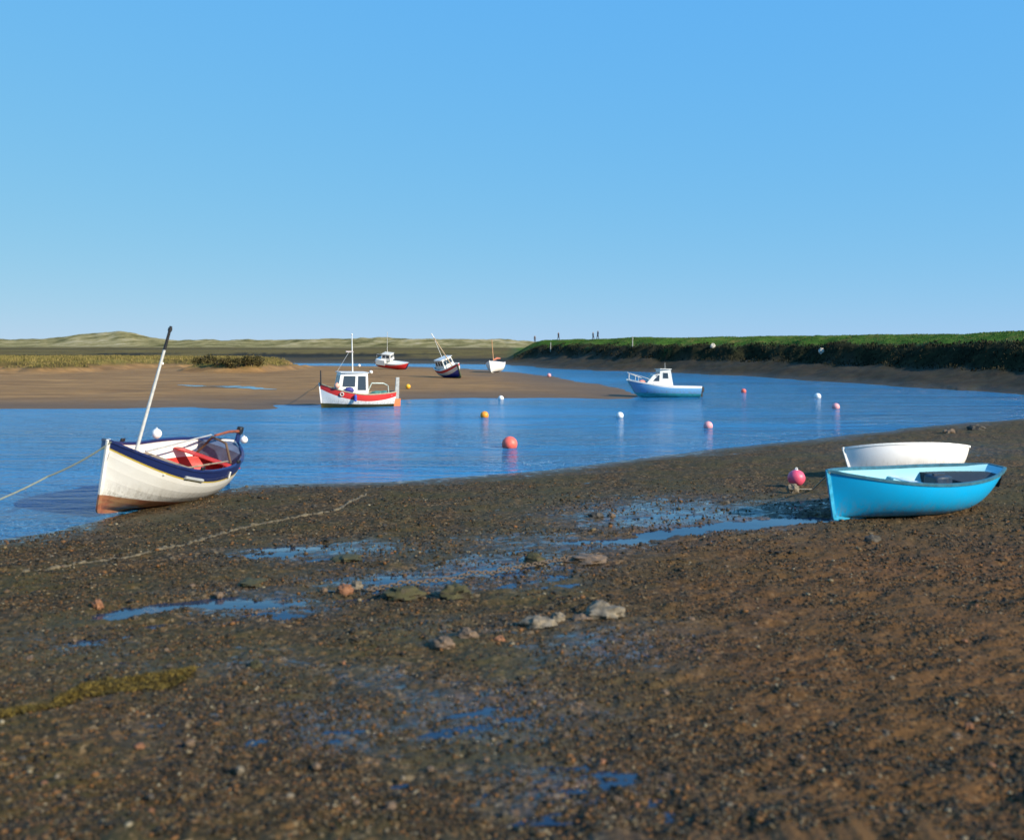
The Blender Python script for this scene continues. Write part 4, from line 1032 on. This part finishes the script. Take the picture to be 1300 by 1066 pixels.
def weed(px, n, label):
    P = [hit(*q) for q in px]; r_ = np.random.default_rng(3)
    k = r_.integers(0, len(P) - 1, n); f = r_.random(n); PA = np.array([tuple(q) for q in P])
    wid = np.array([.05, .06, .12, .16, .18, .17, .12])[k]
    c = PA[k] * (1 - f[:, None]) + PA[k + 1] * f[:, None]
    dr = PA[k + 1] - PA[k]; an = np.arctan2(dr[:, 1], dr[:, 0]) + r_.normal(0, 1.3, n)
    off = r_.normal(0, 1, n) * wid * .55
    c[:, 1] += off
    ln = r_.uniform(.02, .07, n); w_ = r_.uniform(.003, .009, n); hz = np.maximum(0, (wid - np.abs(off))) * .35 * r_.random(n) + .012
    V = np.zeros((n, 6, 3)); d = np.stack([np.cos(an), np.sin(an)], 1); nn = np.stack([-d[:, 1], d[:, 0]], 1)
    for j_, q in enumerate((-1, 0, 1)):
        xy = c[:, :2] + d * (ln * q)[:, None] + nn * (ln * .25 * (q * q) * r_.normal(0, 1, n))[:, None]
        zz = land(xy[:, 0], xy[:, 1])[0] + hz + (.02 if q == 0 else .006)
        V[:, 2 * j_] = np.column_stack([xy - nn * w_[:, None], zz]); V[:, 2 * j_ + 1] = np.column_stack([xy + nn * w_[:, None], zz + r_.normal(0, .006, n)])
    F_ = np.array([(0, 2, 3, 1), (2, 4, 5, 3)])[None] + (np.arange(n) * 6)[:, None, None]
    o = mesh_np('seaweed', V.reshape(-1, 3), F_.reshape(-1, 4), leaf_mat('olive_fronds', [(.3, (.02, .014, .004)), (.5, (.065, .044, .009)), (.7, (.15, .10, .02))]), True, 4)
    tag(o, label, 'seaweed')
weed([(-30,914),(45,905),(75,894),(110,880),(160,874),(200,869),(239,863)], 14000, 'long band of olive yellow seaweed in the lower left foreground')

def chain(px, label):
    P = [hit(*q) for q in px]; L = [0]
    for a, c in zip(P, P[1:]): L.append(L[-1] + (c - a).length)
    root = empty('mooring_chain', Matrix.Translation(P[0])); tag(root, label, 'chain')
    link_r, bar = .055, .016
    b = MB()
    for t in np.linspace(0, 2 * math.pi, 13): pass
    pts = [(math.cos(t) * .075, math.sin(t) * .045, 0) for t in np.linspace(0, 2 * math.pi, 15)]
    b.tube(pts, .018, 0, 6)
    me = b.build('link', pm('rusty_chain', (.12, .085, .055), rough=.8, var=.3, scale=30), root)
    first = True; n = min(95, int(L[-1] / .07))
    for i in range(n):
        s = (i + .5) * L[-1] / n; j = max(k for k in range(len(P) - 1) if L[k] <= s)
        q = P[j].lerp(P[j + 1], (s - L[j]) / (L[j + 1] - L[j])); d = P[j + 1] - P[j]
        o = me if first else me.copy()
        if not first: col.objects.link(o); o.parent = root
        first = False
        zz = gz(q.x, q.y, True)
        o.location = Vector((q.x, q.y, zz + .055)) - P[0]
        o.rotation_euler = (R(90) if i % 2 else R(12), 0, math.atan2(d.y, d.x)); o.scale = (L[-1] / n / .115,) * 3
chain([(466,751),(483,748),(530,743),(569,739),(620,731),(665,723),(712,715),(761,708)], 'rusty mooring chain stretched across the wet shore')

# ------------------------------------------------------------------ people and posts on the embankment
def person(u, Y, face, coat, label, hgt=1.72, stride=.18):
    x = (u - UC) * Y / F; z = gz(x, Y)
    J = {'pelvis': (0, 0, .95), 'chest': (0, .02, 1.28), 'neck': (0, .02, 1.48), 'head': (0, -.01, 1.60), 'crown': (0, 0, 1.72),
         'ls': (.18, .02, 1.42), 'le': (.25, .06, 1.15), 'lh': (.24, -.10, .92), 'rs': (-.18, .02, 1.42), 're': (-.25, .04, 1.15), 'rh': (-.23, -.12, .95),
         'lhip': (.09, 0, .90), 'lk': (.10, -stride * .7, .50), 'lf': (.10, -stride, .06), 'lt': (.11, -stride - .16, .03),
         'rhip': (-.09, 0, .90), 'rk': (-.10, stride * .4, .50), 'rf': (-.10, stride * 1.1, .08), 'rt': (-.11, stride * 1.1 - .16, .03)}
    rad = {'pelvis': .15, 'chest': .17, 'neck': .07, 'head': .105, 'crown': .06, 'ls': .08, 'le': .06, 'lh': .045, 'rs': .08, 're': .06, 'rh': .045, 'lhip': .1, 'lk': .075, 'lf': .055, 'lt': .04, 'rhip': .1, 'rk': .075, 'rf': .055, 'rt': .04}
    E = ['pelvis chest', 'chest neck', 'neck head', 'head crown', 'chest ls', 'ls le', 'le lh', 'chest rs', 'rs re', 're rh', 'pelvis lhip', 'lhip lk', 'lk lf', 'lf lt', 'pelvis rhip', 'rhip rk', 'rk rf', 'rf rt']
    names = list(J); me = bpy.data.meshes.new('person')
    me.from_pydata([J[n_] for n_ in names], [tuple(names.index(q) for q in e.split()) for e in E], [])
    o = bpy.data.objects.new('person', me); col.objects.link(o)
    o.location = (x, Y, z); o.rotation_euler = (0, 0, R(face)); s_ = hgt / 1.76; o.scale = (s_,) * 3
    sk = o.modifiers.new('skin', 'SKIN')
    for i, n_ in enumerate(names): me.skin_vertices[0].data[i].radius = (rad[n_] * 1.25,) * 2
    me.skin_vertices[0].data[0].use_root = True
    sk.use_smooth_shade = True
    ss = o.modifiers.new('subsurf', 'SUBSURF'); ss.levels = ss.render_levels = 1
    m, nt, bs = new_mat('walker_clothes'); sp_ = N(nt, 'ShaderNodeSeparateXYZ'); nt.links.new(objco(nt), sp_.inputs[0])
    c = mixc(nt, math_(nt, 'GREATER_THAN', sp_.outputs[2], .9), (.02, .02, .028), coat)
    c = mixc(nt, math_(nt, 'GREATER_THAN', sp_.outputs[2], 1.5), c, (.38, .22, .16)); c = mixc(nt, math_(nt, 'GREATER_THAN', sp_.outputs[2], 1.66), c, (.03, .022, .016))
    nt.links.new(c, bs.inputs['Base Color']); bs.inputs['Roughness'].default_value = .8
    me.materials.append(m)
    return tag(o, label, 'person')
def crestY(u):
    Ys = np.linspace(80, 330, 1200); xs = (u - UC) * Ys / F; g_ = land(xs, Ys, False)[0]
    return float(Ys[np.argmin(VH + (H - g_) * F / Ys)])
person(709, crestY(709), 60, (.03, .02, .022), 'lone walker in dark clothes on top of the green embankment')
cy = crestY(756)
person(753, cy - .6, 70, (.02, .03, .05), 'walker in dark clothes, left of the pair on the embankment', 1.68)
person(759, cy + .5, -110, (.015, .022, .06), 'walker in a navy coat, right of the pair on the embankment', 1.82)
person(679, crestY(679), 30, (.10, .09, .10), 'tiny distant walker farthest along the embankment', 1.65)
def post(u, v, h, r_, mat, label):
    p = hit(u, v); root = empty('marker_post', Matrix.Translation(p)); tag(root, label, 'post')
    b = MB(); b.tube([(0, 0, -.3), (0, 0, h * .6), (.02, 0, h)], [r_, r_ * .95, r_ * .85], 0, 10); b.build('shaft', mat, root)
    b = MB(); b.tube([(.02, 0, h), (.02, 0, h + .12)], [r_ * 1.3, r_ * .6], 0, 10); b.build('cap', mat, root)
post(803, 441, 1.7, .09, pm('bleached_post', (.40, .40, .34)), 'pale upright post on the far embankment above the motor boat')
post(699, 446, 1.8, .09, pm('bleached_post', (.40, .40, .34)), 'pale thin post on the far embankment below the lone walker')
def boulder(u, v, w, h, label, seed):
    o = rock(u, v, w, h, stone_mat('chalky_stone', (.42, .38, .32), (.62, .57, .48)), label, seed); return o
boulder(1043, 449, 7, 6, 'white lump of stone on the dark face of the far embankment at the right', 60)
boulder(905, 441, 6, 5, 'pale lump of stone on the grassy edge of the far embankment above the motor boat', 61)
flo(471, 474.5, .24, FWHITE, 'white buoy on the sandbank between the red and white boat and the distant red boat', True)
flo(456, 465.6, .26, FWHITE, 'white buoy at the edge of the far channel, left of the distant red boat', True)
flo(206, 463.5, .24, FWHITE, 'white buoy on the sand before the marsh grass at the left', True)
flo(636, 507, .20, FWHITE, 'white buoy at the near edge of the sandbank')

# ------------------------------------------------------------------ light, sky, camera
SUN_EL, SUN_AZ = 27., 122.      # azimuth clockwise from +Y
w = bpy.data.worlds.new('World'); sc.world = w; w.use_nodes = True
nt = w.node_tree; bg = nt.nodes['Background']
sky = N(nt, 'ShaderNodeTexSky', sky_type='NISHITA'); sky.sun_disc = False
sky.sun_elevation = R(SUN_EL); sky.sun_rotation = R(SUN_AZ)
sky.air_density = .75; sky.dust_density = 0.; sky.ozone_density = 6.0; sky.altitude = 0
sp_ = N(nt, 'ShaderNodeSeparateColor'); nt.links.new(sky.outputs[0], sp_.inputs[0])
cb_ = N(nt, 'ShaderNodeCombineColor')
for i_, (k_, e_) in enumerate(((1.10, .57), (2.88, .22), (6.7, -.06))):      # clear deep blue of a polarised winter sky
    nt.links.new(math_(nt, 'MULTIPLY', math_(nt, 'POWER', sp_.outputs[i_], e_), k_), cb_.inputs[i_])
nt.links.new(cb_.outputs[0], bg.inputs[0]); bg.inputs[1].default_value = .10
sun = bpy.data.lights.new('sun', 'SUN'); sun.energy = 5.0; sun.angle = R(.5); sun.color = (1., .90, .74)
so = bpy.data.objects.new('sun', sun); col.objects.link(so)
d = Vector((math.sin(R(SUN_AZ)) * math.cos(R(SUN_EL)), math.cos(R(SUN_AZ)) * math.cos(R(SUN_EL)), math.sin(R(SUN_EL))))
so.rotation_euler = d.to_track_quat('Z', 'Y').to_euler(); so.location = d * 200

cam = bpy.data.cameras.new('camera'); co_ = bpy.data.objects.new('camera', cam); col.objects.link(co_)
cam.sensor_width = 36; cam.lens = 36 * F / 1300; cam.clip_end = 20000; cam.clip_start = .1
cam.dof.use_dof = True; cam.dof.focus_distance = 45.; cam.dof.aperture_fstop = .85      # soft foreground as in the photograph
cam.shift_y = -((1066 / 2) - VH) / 1300          # level camera, horizon above the centre of the frame
co_.location = (0, 0, H); co_.rotation_euler = (R(90), 0, 0)
sc.camera = co_
sc.view_settings.view_transform = 'Standard'; sc.view_settings.look = 'None'; sc.view_settings.exposure = .5; sc.view_settings.gamma = 1
